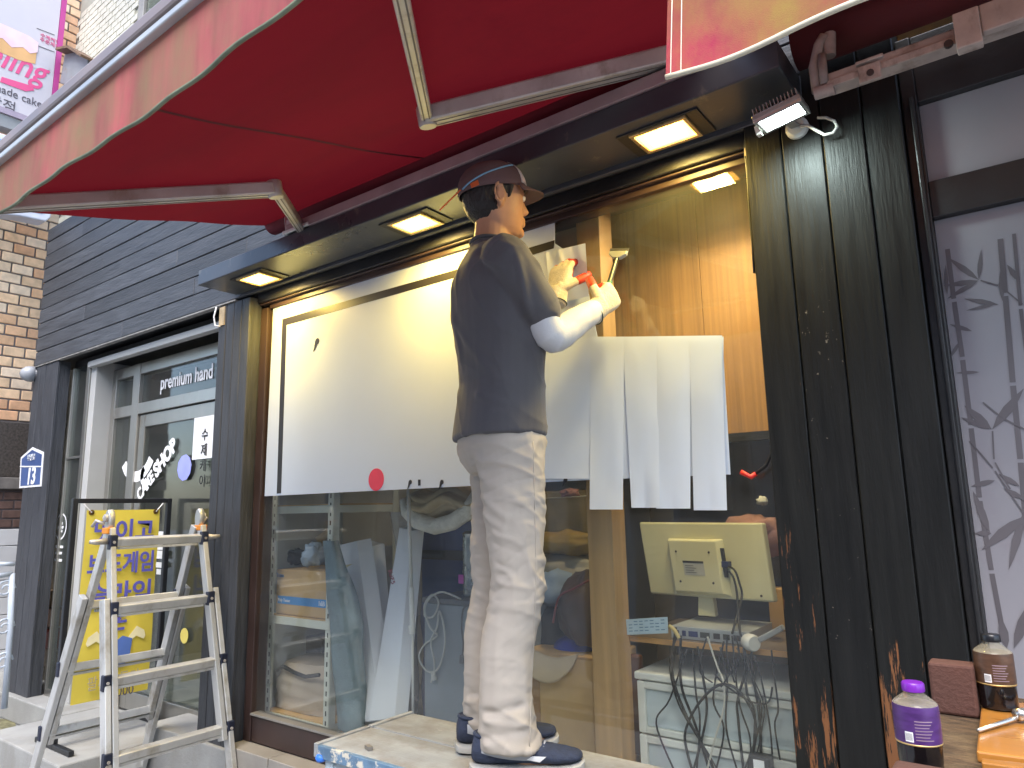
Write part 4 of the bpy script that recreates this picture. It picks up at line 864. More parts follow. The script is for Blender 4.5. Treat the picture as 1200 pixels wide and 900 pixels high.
# grey green wrapped sheet leaning by the shelf
def tall(name, label, cat, mat, rings, depth, noise_a=.006, seed=1, Y=2.05, nz=30, parts=None):
    # rings: (py, xl, xr) down the picture on the plane Y
    def f(u, v):
        k = v*(len(rings)-1); i = min(int(k), len(rings)-2); w = k-i
        py, xl, xr = (rings[i][j]*(1-w)+rings[i+1][j]*w for j in range(3))
        A, B = at(xl, py, Y=Y), at(xr, py, Y=Y); th = 2*math.pi*u; c = (A+B)/2; hw = (B.x-A.x)/2
        sq = lambda t: math.copysign(abs(t)**.6, t)
        q = Vector((c.x+sq(math.cos(th))*hw, Y+depth/2+sq(math.sin(th))*depth/2, c.z))
        q.y += noise_a*noise.noise((q.x*9+seed, q.z*5, seed))*2; q.x += noise_a*.6*noise.noise((q.z*6, seed, 3)); return q
    mb = MB().grid(f, 28, nz); mb.sheet([f(i/28, 0) for i in range(28)]); mb.sheet([f(i/28, 1) for i in range(28)])
    o = mb.build(name, mat, None, loc=tuple(f(0, 1)), smooth='auto'); tag(o, label, cat); return o
tall('wrapped_sheet', 'grey green wrapped sheet leaning beside the shelving unit', 'wrapped sheet', pm('grey_green_cloth', (.17, .23, .24), .8, var=.25, scale=7, bump=.3, bscale=50), [(634, 376, 389), (665, 378, 399), (700, 381, 410), (730, 383, 420), (790, 386, 421), (858, 390, 420)], .05, .008, 2, 2.05)
# long white cartons leaning against each other
WCT = pm('white_carton', (.78, .78, .78), .6, var=.06, scale=3); WCS = pm('grey_carton_side', (.40, .38, .37), .6, var=.08)
def carton(label, top, bot, Y0, Y1, dpt, mark=None, z0=None):
    # leaning long carton between a top edge (two pixels) and a bottom edge
    A, B = at(*top[0], Y=Y0), at(*top[1], Y=Y0); D, E_ = at(*bot[0], Y=Y1), at(*bot[1], Y=Y1)
    t = thing('long_carton', label, 'carton', tuple((D+E_)/2), 'long cartons leaning inside the window')
    p = [D, E_, B, A]; back = Vector((.03, dpt, .01))
    MB().prism(p, back).build('carton', WCT, t, bevel=.002)
    nrm = Vector((0, -.0015, 0))
    if mark:
        text_mesh('SUF5', .03, at(*mark, Y=(Y0+Y1)/2-.035), (.35, 0, -.9), (.9, 0, .35), pm('maroon_print', (.35, .06, .09), .6), t)
    return t
c1 = carton('leaning long white carton with a cream patch, next to the wrapped sheet', ((392, 640), (418, 634)), ((428, 846), (447, 846)), 2.20, 2.08, .06)
MB().prism([at(396, 663, Y=2.186), at(420, 660, Y=2.186), at(422, 684, Y=2.174), at(405, 688, Y=2.174)], (0, -.002, 0)).build('label_patch', pm('cream_label', (.62, .52, .30), .6), c1)
carton('narrow grey white long carton between the two whiter ones', ((419, 636), (436, 640)), ((428, 850), (450, 850)), 2.28, 2.16, .05, (428, 716))
carton('brightest long white carton, leaning left beside the pole', ((468, 618), (483, 622)), ((432, 845), (462, 843)), 2.24, 2.07, .045, (455, 668))
tall('plastic_sleeve', 'clear plastic sleeve hanging between the white cartons and the pole', 'plastic sleeve', pm('milky_plastic', (.50, .50, .48), .25, var=.2, scale=4, alpha=.45), [(600, 455, 485), (700, 470, 486), (780, 462, 486), (840, 458, 487)], .03, .01, 6, 2.30)
po = thing('telescopic_pole', 'white telescopic pole standing beside the navy bag', 'pole', tuple(at(484, 800, Y=2.07)))
PW = pm('pole_white', (.66, .66, .62), .4)
MB().tube([at(478, 560, Y=2.07), at(482, 690, Y=2.07)], .0075, 12).build('tube', PW, po, smooth=True); MB().tube([at(482, 688, Y=2.07), at(483.5, 742, Y=2.07)], .010, 12).build('sleeve', PW, po, smooth='auto'); MB().tube([at(483.5, 740, Y=2.07), at(484, 850, Y=2.07)], .005, 10).build('tube', PW, po, smooth=True)
MB().tube([at(482, 733, Y=2.07), at(483, 743, Y=2.07)], .013, 12).build('collar', PW, po, smooth='auto')
# fleece blanket roll
fb = thing('fleece_roll', 'cream fleece lined rug rolled up on top of the navy bag', 'rug', tuple(at(515, 620, Y=2.2)))
FLE = pm('cream_fleece', (.80, .76, .66), .95, var=.15, scale=30, bump=.8, bscale=70)
MB().tube([at(px, py, Y=2.17+.0*i) for i, (px, py) in enumerate(((474, 585), (478, 600), (490, 611), (510, 617), (530, 612), (548, 600), (560, 580)))], [.022, .030, .034, .034, .034, .032, .028], 16).build('fleece_edge', FLE, fb, smooth=True)
def rug(u, v): q = at(476+80*u, 572+34*v+6*math.sin(u*9), Y=2.14); q.y += .08*(v-.5)**2*4+.012*math.sin(v*19+u*3)+.02; return q
MB().grid(rug, 20, 16).build('rug_back', pm('tan_rug', (.42, .33, .20), .9, var=.2, scale=12, bump=.5, bscale=60), fb, smooth=True, solid=.008)
# navy bag
tall('navy_bag', 'tall navy blue fabric bag behind the grey cabinet', 'bag', pm('navy_nylon', (.028, .055, .19), .5, var=.3, scale=6, bump=.3, bscale=18), [(612, 488, 553), (640, 487, 554), (700, 487, 556), (780, 486, 556), (850, 488, 556)], .18, .012, 4, 2.42)
x_, x2_, z_, z2_ = rect(488, 645, 554, 656, 2.405); tag(MB().box((x_, 2.402, z_), (x2_, 2.41, z2_)).build('bag_strap', DARKW, C.objects['navy_bag']), None)
# grey metal cabinet with its cord
CBY = 2.16
gc = thing('grey_cabinet', 'grey painted metal cabinet with a coiled mains cord hanging down its front', 'cabinet', tuple(at(530, 840, Y=CBY)))
xa, xb = at(497, 770, Y=CBY).x, at(606, 770, Y=CBY).x; zt2 = at(520, 708, Y=CBY).z
GCM = pm('grey_blue_enamel', (.25, .28, .30), .4, var=.12, scale=4)
MB().box((xa, CBY, FZ), (xb, CBY+.35, zt2)).build('body', GCM, gc, bevel=.006); MB().box((xa-.006, CBY-.006, zt2+.0005), (xb+.006, CBY+.35, zt2+.022)).build('top', pm('dark_grey_top', (.12, .12, .12), .5), gc, bevel=.004)
CORD = pm('grey_cord', (.42, .42, .38), .5)
def cpath(pts, Y): return [at(px, py, Y=Y-.006*math.sin(i)) for i, (px, py) in enumerate(pts)]
def smoothp(P, n=6):
    out = []
    for i in range(len(P)-1):
        p0, p1, p2, p3 = P[max(i-1, 0)], P[i], P[i+1], P[min(i+2, len(P)-1)]
        for k in range(n):
            t = k/n; out.append(.5*((2*p1)+(p2-p0)*t+(2*p0-5*p1+4*p2-p3)*t*t+(3*p1-p0-3*p2+p3)*t**3))
    return out+[P[-1]]
MB().tube(smoothp(cpath([(540, 702), (520, 694), (507, 698), (499, 708), (498, 722), (508, 722), (514, 706), (506, 697), (497, 712), (504, 735), (512, 745), (498, 755), (491, 770), (500, 786), (512, 785), (520, 765), (521, 740), (515, 716), (512, 735), (505, 752), (509, 775), (509, 792)], CBY-.014)), .0042, 6).build('cord', CORD, gc, smooth=True)
MB().tube([at(508, 788, Y=CBY-.014), at(509, 797, Y=CBY-.014)], [.010, .012], 10).tube([at(506, 796, Y=CBY-.014), at(505, 800, Y=CBY-.014)], .003, 6).build('plug', CORD, gc, smooth='auto')
MB().tube(smoothp(cpath([(552, 708), (543, 714), (541, 735), (543, 755), (541, 772)], CBY-.012)), .0035, 6).build('cord', pm('dark_cord', (.12, .12, .12), .5), gc, smooth=True)
MB().tube([at(541, 768, Y=CBY-.012), at(541, 777, Y=CBY-.012)], [.008, .010], 10).build('plug', MATS['dark_cord'], gc, smooth='auto')
cn = thing('metal_canister', 'ribbed steel canister standing on the grey cabinet', 'canister', (at(556, 706, Y=CBY+.1).x, CBY+.12, zt2+.022))
r_ = .055; cb_ = Vector((at(552, 706, Y=CBY+.12).x+.03, CBY+.12, zt2+.023)); hh = at(552, 622, Y=CBY+.12).z-cb_.z
MB().lathe(cb_, [(r_, 0), (r_*1.05, .01), (r_, .02)]+[(r_*(1.04 if k % 4 == 1 else 1), .03+(hh-.05)*k/16) for k in range(17)]+[(r_*1.06, hh-.01), (r_*.8, hh)], 28).build('can', pm('can_steel', (.42, .43, .42), .3, metal=.8, var=.1), cn, smooth='auto')
MB().box((cb_.x-.058, cb_.y-.045, cb_.z+.05), (cb_.x-.030, cb_.y-.042, cb_.z+.085)).build('label_sticker', pm('magenta_sticker', (.55, .08, .40), .5), cn)
# boxes, bags and bedding right of the worker's legs
BY = 2.16
bx = thing('cardboard_box', 'crumpled taped cardboard box on the floor beside the timber post', 'box', tuple(at(660, 870, Y=BY)))
xa, xb = at(600, 820, Y=BY).x, at(696, 820, Y=BY).x; zt3 = at(660, 770, Y=BY).z
MB().box((xa, BY, FZ), (xb, BY+.32, zt3)).build('carton', CARD, bx, bevel=.006)
MB().box((xa+.06, BY-.002, FZ+.02), (xa+.125, BY-.0005, zt3-.005)).build('tape', TAPE, bx); MB().box((xa+.126, BY-.002, FZ+.10), (xb-.003, BY-.0005, FZ+.15)).build('tape', TAPE, bx)
def flap(u, v): return Vector((xa+.02+(xb-xa-.05)*u, BY-.006-.03*math.sin(v*1.5)*(.6+.4*math.sin(u*5)), zt3+.006-.085*v*math.sin(math.pi*min(1, u*1.05+.02))**.6+.01*math.sin(u*8)))
MB().grid(flap, 16, 10).build('flap', pm('pale_cardboard', (.55, .41, .24), .85, var=.12), bx, smooth=True, solid=.004)
o = blob('blue_basin', pm('blue_plastic_basin', (.01, .03, .35), .35), None, at(672, 758, Y=2.35)+Vector((.03, 0, 0)), (.10, .10, .05), 1, .03, 1, loc=(0, 0, 0)); tag(o, 'bright blue plastic basin behind the crumpled box', 'basin')
o = blob('brown_bag', pm('brown_leather', (.085, .055, .042), .5, var=.3, scale=5, bump=.3, bscale=14), None, at(683, 715, Y=2.30)+Vector((.02, 0, 0)), (.11, .09, .135), 5, .22, 1.6, loc=(0, 0, 0)); tag(o, 'slumped dark brown bag beside the timber post', 'bag')
MB().tube(smoothp([at(px, py, Y=2.20) for px, py in ((648, 730), (655, 700), (672, 690), (690, 680))]), .004, 6).build('bag_piping', pm('red_piping', (.22, .06, .06), .5), o, smooth=True)
o = blob('blue_pillow', pm('pale_blue_linen', (.34, .42, .52), .8, bump=.2, bscale=14), None, at(655, 690, Y=2.42), (.16, .12, .075), 8, .3, 1.7, loc=(0, 0, 0)); tag(o, 'pale blue pillow behind the brown bag', 'pillow')
o = blob('beige_cushion', pm('beige_linen', (.44, .38, .27), .85, bump=.2, bscale=14), None, at(665, 664, Y=2.48), (.20, .13, .055), 12, .18, 1.5, loc=(0, 0, 0)); tag(o, 'beige cushion lying under the yellow cloth', 'cushion')
o = blob('yellow_cloth', pm('mustard_cloth', (.42, .26, .045), .7, bump=.3, bscale=12), None, at(670, 636, Y=2.45), (.15, .10, .05), 15, .45, 1.9, loc=(0, 0, 0)); tag(o, 'crumpled mustard yellow cloth on top of the cushion', 'cloth')
o = blob('pink_cloth', pm('dusty_pink_cloth', (.38, .17, .14), .85), None, at(668, 578, Y=2.42), (.035, .03, .018), 18, .5, 2.2, loc=(0, 0, 0)); tag(o, 'small scrap of pink cloth on a line behind the worker', 'cloth')
tag(MB().tube([at(640, 584, Y=2.40), at(692, 581, Y=2.40)], .0025, 6).build('string', pm('string_tan', (.45, .38, .24), .8), None, loc=(0, 0, 0)), 'thin tan string stretched beside the timber post', 'string')
o = blob('black_holdall', pm('black_nylon', (.018, .018, .02), .5, bump=.2, bscale=20), None, at(640, 735, Y=2.40)+Vector((0, 0, -.02)), (.10, .09, .14), 21, .25, 1.6, loc=(0, 0, 0)); tag(o, 'black holdall behind the worker\'s knees above the crumpled box', 'bag')
tag(MB().box((at(622, 640, Y=2.62).x, 2.60, FZ), (at(698, 640, Y=2.62).x, 2.73, at(650, 575, Y=2.62).z)).build('stacked_bedding', pm('olive_cloth', (.26, .19, .08), .9, var=.4, scale=4, bump=.4, bscale=8), None, loc=(0, 0, 0), bevel=.03), 'olive brown stack of bedding behind the cushions', 'bedding')

# ------------------------------------------------------------------ monitor on its board, drawers, cables
DKY = 2.17
dk = thing('desk_board', 'thin wooden desk board carrying the monitor inside the window', 'desk', (-.75, 2.3, 0))
dl, dr_ = at(733, 742, Y=DKY), at(927, 768, Y=DKY); dz = (dl.z+dr_.z)/2
MB().box((dl.x, DKY, dz-.014), (-.25, 2.60, dz)).build('top', pm('desk_top', (.16, .12, .08), .5), dk, bevel=.001)
MB().box((dl.x, DKY-.004, dz-.015), (-.25, DKY-.0005, dz+.001)).build('edge_strip', pm('orange_edge', (.50, .27, .09), .5, var=.2), dk)
MB().box((dl.x+.02, 2.45, FZ), (dl.x+.05, 2.59, dz-.0145)).build('leg', DARKW, dk); MB().box((-.29, 2.45, FZ), (-.26, 2.59, dz-.0145)).build('leg', DARKW, dk)
mo = thing('monitor', 'yellowed cream computer monitor turned backwards on the desk board', 'monitor', (at(828, 728, Y=2.33).x, 2.33, dz))
CRM = pm('yellowed_plastic', (.70, .67, .44), .45, var=.06, scale=3)
mc_ = [at(748.4, 612, Y=2.40), at(892.4, 612.7, Y=2.30), at(906.7, 706, Y=2.28), at(762, 695.5, Y=2.38)]
nrm = ((mc_[1]-mc_[0]).cross(mc_[3]-mc_[0])).normalized()
if nrm.y > 0: nrm = -nrm                           # nrm faces the street
MB().prism([p+nrm*.0 for p in mc_], -nrm*.030).build('back_cover', CRM, mo, bevel=.006)
def mq(u, v, d): return mc_[0]*(1-u)*(1-v)+mc_[1]*u*(1-v)+mc_[2]*u*v+mc_[3]*(1-u)*v+nrm*d
MB().loft([[mq(.25, .22, 0), mq(.70, .22, 0), mq(.70, .97, 0), mq(.25, .97, 0)], [mq(.27, .25, .022), mq(.66, .25, .022), mq(.66, .93, .022), mq(.27, .93, .022)]]).build('rear_bulge', CRM, mo, bevel=.003)
MB().loft([[mq(.672, .34, .003), mq(.70, .34, .003), mq(.70, .72, .003), mq(.672, .72, .003)], [mq(.672, .34, .012), mq(.70, .34, .012), mq(.70, .72, .012), mq(.672, .72, .012)]]).build('port_recess', DARKW, mo)
MB().prism([mq(.375, .52, .0225), mq(.545, .52, .0225), mq(.545, .71, .0225), mq(.375, .71, .0225)], nrm*.0006).build('rating_label', pm('label_silver', (.55, .55, .53), .4), mo)
MB().prism([mq(.375, .52, .0235), mq(.545, .52, .0235), mq(.545, .55, .0235), mq(.375, .55, .0235)], nrm*.0004).build('label_header', DARKW, mo)
for k in range(4): MB().prism([mq(.39, .58+.03*k, .0235), mq(.46+.02*(k % 2), .58+.03*k, .0235), mq(.46+.02*(k % 2), .59+.03*k, .0235), mq(.39, .59+.03*k, .0235)], nrm*.0004).build('label_text', pm('grey_text', (.2, .2, .2), .5), mo)
for u, v in ((.33, .40), (.60, .40), (.33, .80), (.60, .80), (.92, .93)): MB().lathe(mq(u, v, .022 if u < .7 else .001), [(.004, -.001), (.004, .0015)], 8, nrm).build('screw', MATS['dark_bolt'], mo)
nb_, nt_ = at(828, 722, Y=2.33), at(826, 690, Y=2.35)
MB().loft([[nt_+Vector((s*.024, d, 0)) for s, d in ((-1, 0), (1, 0), (1, .03), (-1, .03))], [nb_+Vector((s*.030, d, 0)) for s, d in ((-1, 0), (1, 0), (1, .03), (-1, .03))]]).build('neck', CRM, mo, bevel=.003)
MB().loft([[Vector((nb_.x, 2.36, dz))+Vector((math.cos(a)*rr*1.35, math.sin(a)*rr, h)) for a in [k*.2618 for k in range(24)]] for rr, h in ((.088, .001), (.090, .006), (.075, .016), (.03, .024))]).build('base', CRM, mo, smooth='auto')
MB().obox(mq(.71, .55, .012), Vector((.011, 0, 0)), nrm*.012, (0, 0, .010)).build('vga_plug', pm('vga_blue', (.02, .03, .12), .4), mo, bevel=.002)
BLKC = pm('black_cable', (.012, .012, .013), .45)
MB().tube(smoothp([mq(.73, .57, .02), mq(.79, .62, .03), mq(.81, .78, .03), mq(.80, .95, .02), at(862, 728, Y=2.22), at(858, 742, Y=2.16)]), .0035, 6).tube(smoothp([mq(.73, .64, .02), mq(.77, .70, .03), mq(.78, .9, .03), at(866, 730, Y=2.22), at(868, 745, Y=2.16)]), .0035, 6).build('cable', BLKC, mo, smooth=True)
st = thing('set_top_box', 'flat silver receiver box with rear sockets below the monitor', 'receiver', (at(830, 740, Y=2.2).x, 2.25, dz))
a, b, c_, d_ = rect(786, 730, 878, 749, 2.20); MB().box((a, 2.20, dz+.002), (b, 2.42, dz+.040)).build('case', pm('silver_plastic', (.45, .47, .47), .4, metal=.2), st, bevel=.002)
for k, (u, w, m_) in enumerate([(.08, .015, 'dark_bolt'), (.18, .012, 'vga_blue'), (.30, .03, 'vga_blue'), (.45, .03, 'slot_dark'), (.60, .02, 'dark_bolt'), (.72, .02, 'slot_dark'), (.85, .02, 'dark_bolt'), (.93, .012, 'slot_dark')]):
    x = a+(b-a)*u; MB().box((x-w/2, 2.197, dz+.012), (x+w/2, 2.1995, dz+.028)).build('socket', MATS[m_], st)
nc = [at(733.5, 726, Y=2.145), at(782, 723, Y=2.145), at(783, 742, Y=2.145), at(735, 744, Y=2.145)]
cdn = MB().prism(nc, (0, .002, 0)).build('note_card', pm('pale_blue_card', (.48, .62, .68), .6), None, loc=tuple(nc[3])); tag(cdn, 'pale blue card with small writing on the left end of the desk board', 'card')
rl = MB()
for k in range(4):
    for j in range(7):
        u0, v0 = .06+.13*j, .14+.2*k
        if (j*3+k) % 5 == 0: continue
        P_ = lambda u, v: nc[0]*(1-u)*(1-v)+nc[1]*u*(1-v)+nc[2]*u*v+nc[3]*(1-u)*v-Vector((0, .0006, 0))
        rl.sheet([P_(u0, v0), P_(u0+.09, v0), P_(u0+.09, v0+.05), P_(u0, v0+.05)])
rl.build('handwriting', pm('blue_ink', (.12, .22, .32), .6), cdn)
ad_ = thing('plug_adapter', 'white plug adapter hanging over the desk edge under the monitor', 'adapter', tuple(at(887, 752, Y=2.14)))
MB().lathe(at(880, 753, Y=2.14), [(.022, -.018), (.024, -.012), (.024, .012), (.020, .018)], 20, (.8, -.6, 0)).build('body', pm('adapter_white', (.68, .66, .58), .4), ad_, smooth='auto'); MB().bar(at(890, 750, Y=2.15), at(918, 735, Y=2.15), .025, .016).build('strip', pm('grey_strip', (.35, .35, .33), .4), ad_, bevel=.003)
# drawer unit
du = thing('drawer_unit', 'white plastic drawer unit under the desk board', 'drawers', (-.8, 2.25, FZ))
DUY = 2.15; xa, xb = at(747, 830, Y=DUY).x, -.38; zt4 = at(750, 787, Y=DUY).z
WPL = pm('off_white_plastic', (.72, .73, .66), .42, var=.04); PPL = pm('pale_blue_plastic', (.50, .57, .58), .4, var=.05)
MB().box((xa, DUY+.02, FZ), (xb, DUY+.34, zt4-.02)).build('carcass', WPL, du, bevel=.004); MB().box((xa-.006, DUY-.004, zt4-.024), (xb+.004, DUY+.345, zt4)).build('top', WPL, du, bevel=.006)
hgt = .155
for k in range(3):
    z1_ = zt4-.028-k*(hgt+.006); z0_ = max(z1_-hgt, FZ+.005)
    if z1_ < FZ+.04: break
    d_o = MB()
    for lo, hi in (((xa+.002, DUY, z0_), (xa+.028, DUY+.019, z1_)), ((xb-.026, DUY, z0_), (xb, DUY+.019, z1_)), ((xa+.0285, DUY, z1_-.022), (xb-.0265, DUY+.019, z1_)), ((xa+.0285, DUY, z0_), (xb-.0265, DUY+.019, z0_+.02))): d_o.box(lo, hi)
    d_o = d_o.build('drawer', WPL, du, bevel=.003); MB().box((xa+.0285, DUY+.009, z0_+.0205), (xb-.0265, DUY+.0185, z1_-.0225)).build('drawer_front', PPL, d_o, bevel=.002)
# cable tangle
ct_root = ct = thing('cable_tangle', 'tangle of black cables and one white cable hanging in front of the drawers', 'cables', tuple(at(835, 880, Y=2.12)))
for k, pts in enumerate([[(792, 735), (788, 770), (790, 800), (805, 840), (822, 870), (838, 905)], [(798, 745), (797, 780), (800, 810), (815, 850), (832, 905)], [(795, 740), (785, 775), (789, 805), (800, 835), (828, 880), (845, 910)],
        [(812, 905), (805, 880), (803, 858), (815, 830), (838, 805), (860, 805), (880, 830), (886, 860), (876, 905)], [(858, 745), (860, 775), (855, 790), (845, 805)], [(862, 745), (866, 765), (862, 790), (868, 830), (878, 860), (880, 885)],
        [(880, 768), (884, 800), (890, 840), (892, 884)], [(884, 768), (893, 800), (902, 850), (905, 884)], [(904, 762), (907, 790), (912, 830), (908, 850), (914, 890)], [(838, 790), (850, 803), (880, 822), (900, 823), (905, 805)], [(828, 748), (820, 775), (822, 790), (835, 800)], [(852, 745), (852, 770), (861, 800)]]):
    MB().tube(smoothp([at(px, py, Y=2.125-.012*math.sin(k*1.7+i*.5)) for i, (px, py) in enumerate(pts)]), .0042 if k in (3, 0, 1, 6) else .0028, 6).build('cable', BLKC, ct, smooth=True)
MB().tube(smoothp([at(px, py, Y=2.115) for px, py in ((829, 746), (835, 765), (842, 785), (848, 800), (848, 830), (838, 865), (828, 905))]), .003, 6).build('white_cable', pm('cable_cream', (.55, .53, .45), .5), ct, smooth=True)
MB().tube(smoothp([at(px, py, Y=2.11) for px, py in ((784, 733), (790, 738), (796, 748))]), .006, 8).build('yellow_plug', pm('plug_yellow', (.52, .40, .15), .5), ct, smooth=True)
a, b, c_, d_ = rect(880, 884, 905, 910, 2.12); pa = MB().box((a, 2.10, c_), (b, 2.14, d_)).build('power_adapter', BLKC, ct, bevel=.005); MB().box((a+.015, 2.0985, c_+.01), (b-.015, 2.0995, d_-.01)).build('adapter_label', VINYL, ct)
# odds and ends behind the monitor
o = blob('pink_towel', pm('pink_towel', (.42, .22, .19), .9, bump=.4, bscale=30), None, at(886, 628, Y=2.56), (.13, .05, .07), 31, .4, 1.8, loc=(0, 0, 0)); tag(o, 'crumpled pink towel behind the top right of the monitor', 'towel')
o = blob('paper_ball', pm('white_tissue', (.62, .62, .58), .8), None, at(893, 587, Y=2.45), (.018, .016, .014), 33, .5, 2.5, n=16, loc=(0, 0, 0)); tag(o, 'small crumpled white tissue near the pillar above the pink towel', 'tissue')
tag(MB().box((at(900, 700, Y=2.5).x, 2.50, dz+.001), (-.28, 2.56, at(915, 690, Y=2.5).z)).build('cardboard_box', CARD, None, loc=(-.4, 2.5, dz), bevel=.003), 'small cardboard box behind the right side of the monitor', 'box')
# cake shop interior glimpsed through its glass
ck = thing('display_case', 'pale display case inside the cake shop door', 'display case', (-4.2, 3.3, .15))
MB().box((-4.9, 3.3, .151), (-3.4, 3.9, .95)).build('counter', pm('counter_white', (.5, .52, .5), .5), ck, bevel=.01)
for x in (-4.9, -4.2, -3.44): MB().box((x, 3.3, .951), (x+.04, 3.34, 2.0)).build('upright', WHITEP, ck)
for z in (1.3, 1.65, 2.0): MB().box((-4.9, 3.345, z), (-3.4, 3.7, z+.02)).build('shelf', WHITEP, ck)
bxs = [(.36, .10, .07), (.40, .22, .13), (.5, .4, .3), (.45, .30, .18)]
for k, (px, py, w) in enumerate([(57, 748, .10), (58, 722, .12), (60, 770, .12), (55, 700, .09)]):
    c = at(px, py, Y=2.13); o = MB().box((c.x-w, 2.10, c.z-.06), (c.x+w, 2.22, c.z+.05)).build('gift_box', pm('gift_%d' % k, bxs[k], .6), None, loc=tuple(c), bevel=.005)
    tag(o, ['pinkish red gift box in the narrow side window', 'orange gift box in the narrow side window', 'pale carton at the bottom of the narrow side window', 'tan topmost gift box in the narrow side window'][k], 'box', 'boxes stacked in the narrow side window')

# more stock filling the back of the room
DRK = pm('dark_plastic_crate', (.035, .035, .04), .5); PNK = pm('kraft_carton', (.36, .24, .12), .85, var=.15)
for (x0, y0, x1, y1, Y, dp, m, nm, lb, ct) in [
    (392, 585, 458, 640, 2.95, .3, PNK, 'cardboard_box', 'kraft cardboard box high behind the leaning white cartons', 'box'),
    (448, 640, 492, 720, 2.80, .2, pm('dusty_plastic', (.34, .32, .28), .4, var=.3, scale=9), 'plastic_wrapped_pack', 'dusty plastic wrapped pack behind the white pole', 'pack'),
    (323, 744, 378, 776, 2.36, .12, DRK, 'storage_crate', 'black crate under the lower shelf behind the teal tape roll', 'crate'),
    (322, 606, 352, 640, 2.40, .08, pm('grey_file_box', (.22, .22, .23), .6), 'file_box', 'grey file box at the back of the middle shelf', 'box'),
    (395, 700, 440, 850, 2.85, .3, pm('brown_pack', (.24, .17, .10), .8, var=.3, scale=5), 'brown_pack', 'brown paper pack standing behind the white cartons', 'pack'),
    (738, 768, 752, 885, 2.36, .03, pm('red_brown_wood', (.20, .075, .03), .5, var=.3, scale=5, stretch=(5, 5, .4)), 'wooden_board', 'reddish brown wooden board between the timber post and the drawers', 'board'),
    (560, 590, 650, 700, 2.95, .4, pm('olive_mattress', (.30, .25, .13), .9, var=.3, scale=3), 'folded_mattress', 'folded olive mattress at the back, behind the worker\'s thighs', 'mattress')]:
    a, b, c_, d_ = rect(x0, y0, x1, y1, Y)
    o = MB().box((a, Y, c_), (b, Y+dp, d_)).build(nm, m, None, loc=(a, Y, c_), bevel=.008); tag(o, lb, ct)
o = MB().tube([at(372, 634, Y=2.30), at(392, 620, Y=2.36)], .022, 14).build('cardboard_tube', PNK, None, loc=tuple(at(372, 634, Y=2.3)), smooth='auto'); tag(o, 'cardboard tube poking out between the shelving and the wrapped sheet', 'tube')
for k in range(9):
    xa_ = 792+R.uniform(-6, 105); xb_ = xa_+R.uniform(-14, 26); xm = (xa_+xb_)/2+R.uniform(-22, 22)
    MB().tube(smoothp([at(xa_, 750+R.uniform(0, 15), Y=2.135), at(xm, 800+R.uniform(-12, 20), Y=2.125), at(xm+R.uniform(-16, 16), 848+R.uniform(-12, 12), Y=2.13), at(xb_, 905, Y=2.125)]), R.choice((.0022, .003, .004)), 6).build('cable', BLKC, ct_root, smooth=True)
# ------------------------------------------------------------------ the worker on the bench
PO = Vector((-1.13, 1.58, .592)); PF = Vector((math.cos(YAW), math.sin(YAW), 0)); PLF = Vector((-math.sin(YAW), math.cos(YAW), 0))
def lp(a, l, z): return PO+PF*a+PLF*l+Vector((0, 0, z))
def tol(w): d = Vector(w)-PO; return d.dot(PF), d.dot(PLF), d.z
per = thing('person', 'worker in grey T-shirt, beige trousers and cap standing on the bench, holding a scraper', 'person', tuple(lp(-.08, .09, 0)))

def fuse(mb, voxel, smooth=6, fac=.5):
    me = mb.mesh('tmp'); ob = bpy.data.objects.new('tmp', me); C.objects.link(ob)
    r = ob.modifiers.new('r', 'REMESH'); r.mode = 'VOXEL'; r.voxel_size = voxel; r.use_smooth_shade = True
    if smooth: s = ob.modifiers.new('s', 'SMOOTH'); s.factor = fac; s.iterations = smooth
    bpy.context.view_layer.update()
    out = bpy.data.meshes.new_from_object(ob.evaluated_get(bpy.context.evaluated_depsgraph_get()))
    bpy.data.objects.remove(ob); bpy.data.meshes.remove(me)
    out.materials.clear(); return out
def displace(me, fn):
    nr = [Vector(v.normal) for v in me.vertices]; co = [v.co.copy() for v in me.vertices]
    for v, n, c in zip(me.vertices, nr, co): v.co = c+n*fn(c, n)
def finish(name, me, mat, parent):
    me.materials.append(mat); og = ORG[parent]
    for v in me.vertices: v.co -= og
    me.polygons.foreach_set('use_smooth', [True]*len(me.polygons)); me.name = name
    return link(name, me, parent)
def ering(c, ax, ay, rx, ry, n=28, p=1.0):
    out = []
    for j in range(n):
        t = 2*math.pi*j/n; cx, sx_ = math.cos(t), math.sin(t)
        out.append(c+ax*math.copysign(abs(cx)**p, cx)*rx+ay*math.copysign(abs(sx_)**p, sx_)*ry)
    return out
def stube(mb, pts, rs, n=16): 
    P = smoothp([Vector(p) for p in pts], 5); m = len(pts)-1; rr = []
    for i in range(len(P)):
        k = i/5; j = min(int(k), m-1); w = k-j; rr.append(rs[j]*(1-w)+rs[j+1]*w)
    mb.tube(P, rr, n)
    # rounded ends
    for p, r, d in ((P[0], rr[0], (P[0]-P[1]).normalized()), (P[-1], rr[-1], (P[-1]-P[-2]).normalized())):
        mb.lathe(p, [(r*.98, -r*.2), (r*.9, r*.4), (r*.6, r*.78), (.0005, r)], n, d)

UP = Vector((0, 0, 1)); TY = rad(20); HY = rad(24)
TF = PF*math.cos(TY)+PLF*math.sin(TY); TL = -PF*math.sin(TY)+PLF*math.cos(TY)
HF = PF*math.cos(HY)+PLF*math.sin(HY); HL = -PF*math.sin(HY)+PLF*math.cos(HY)

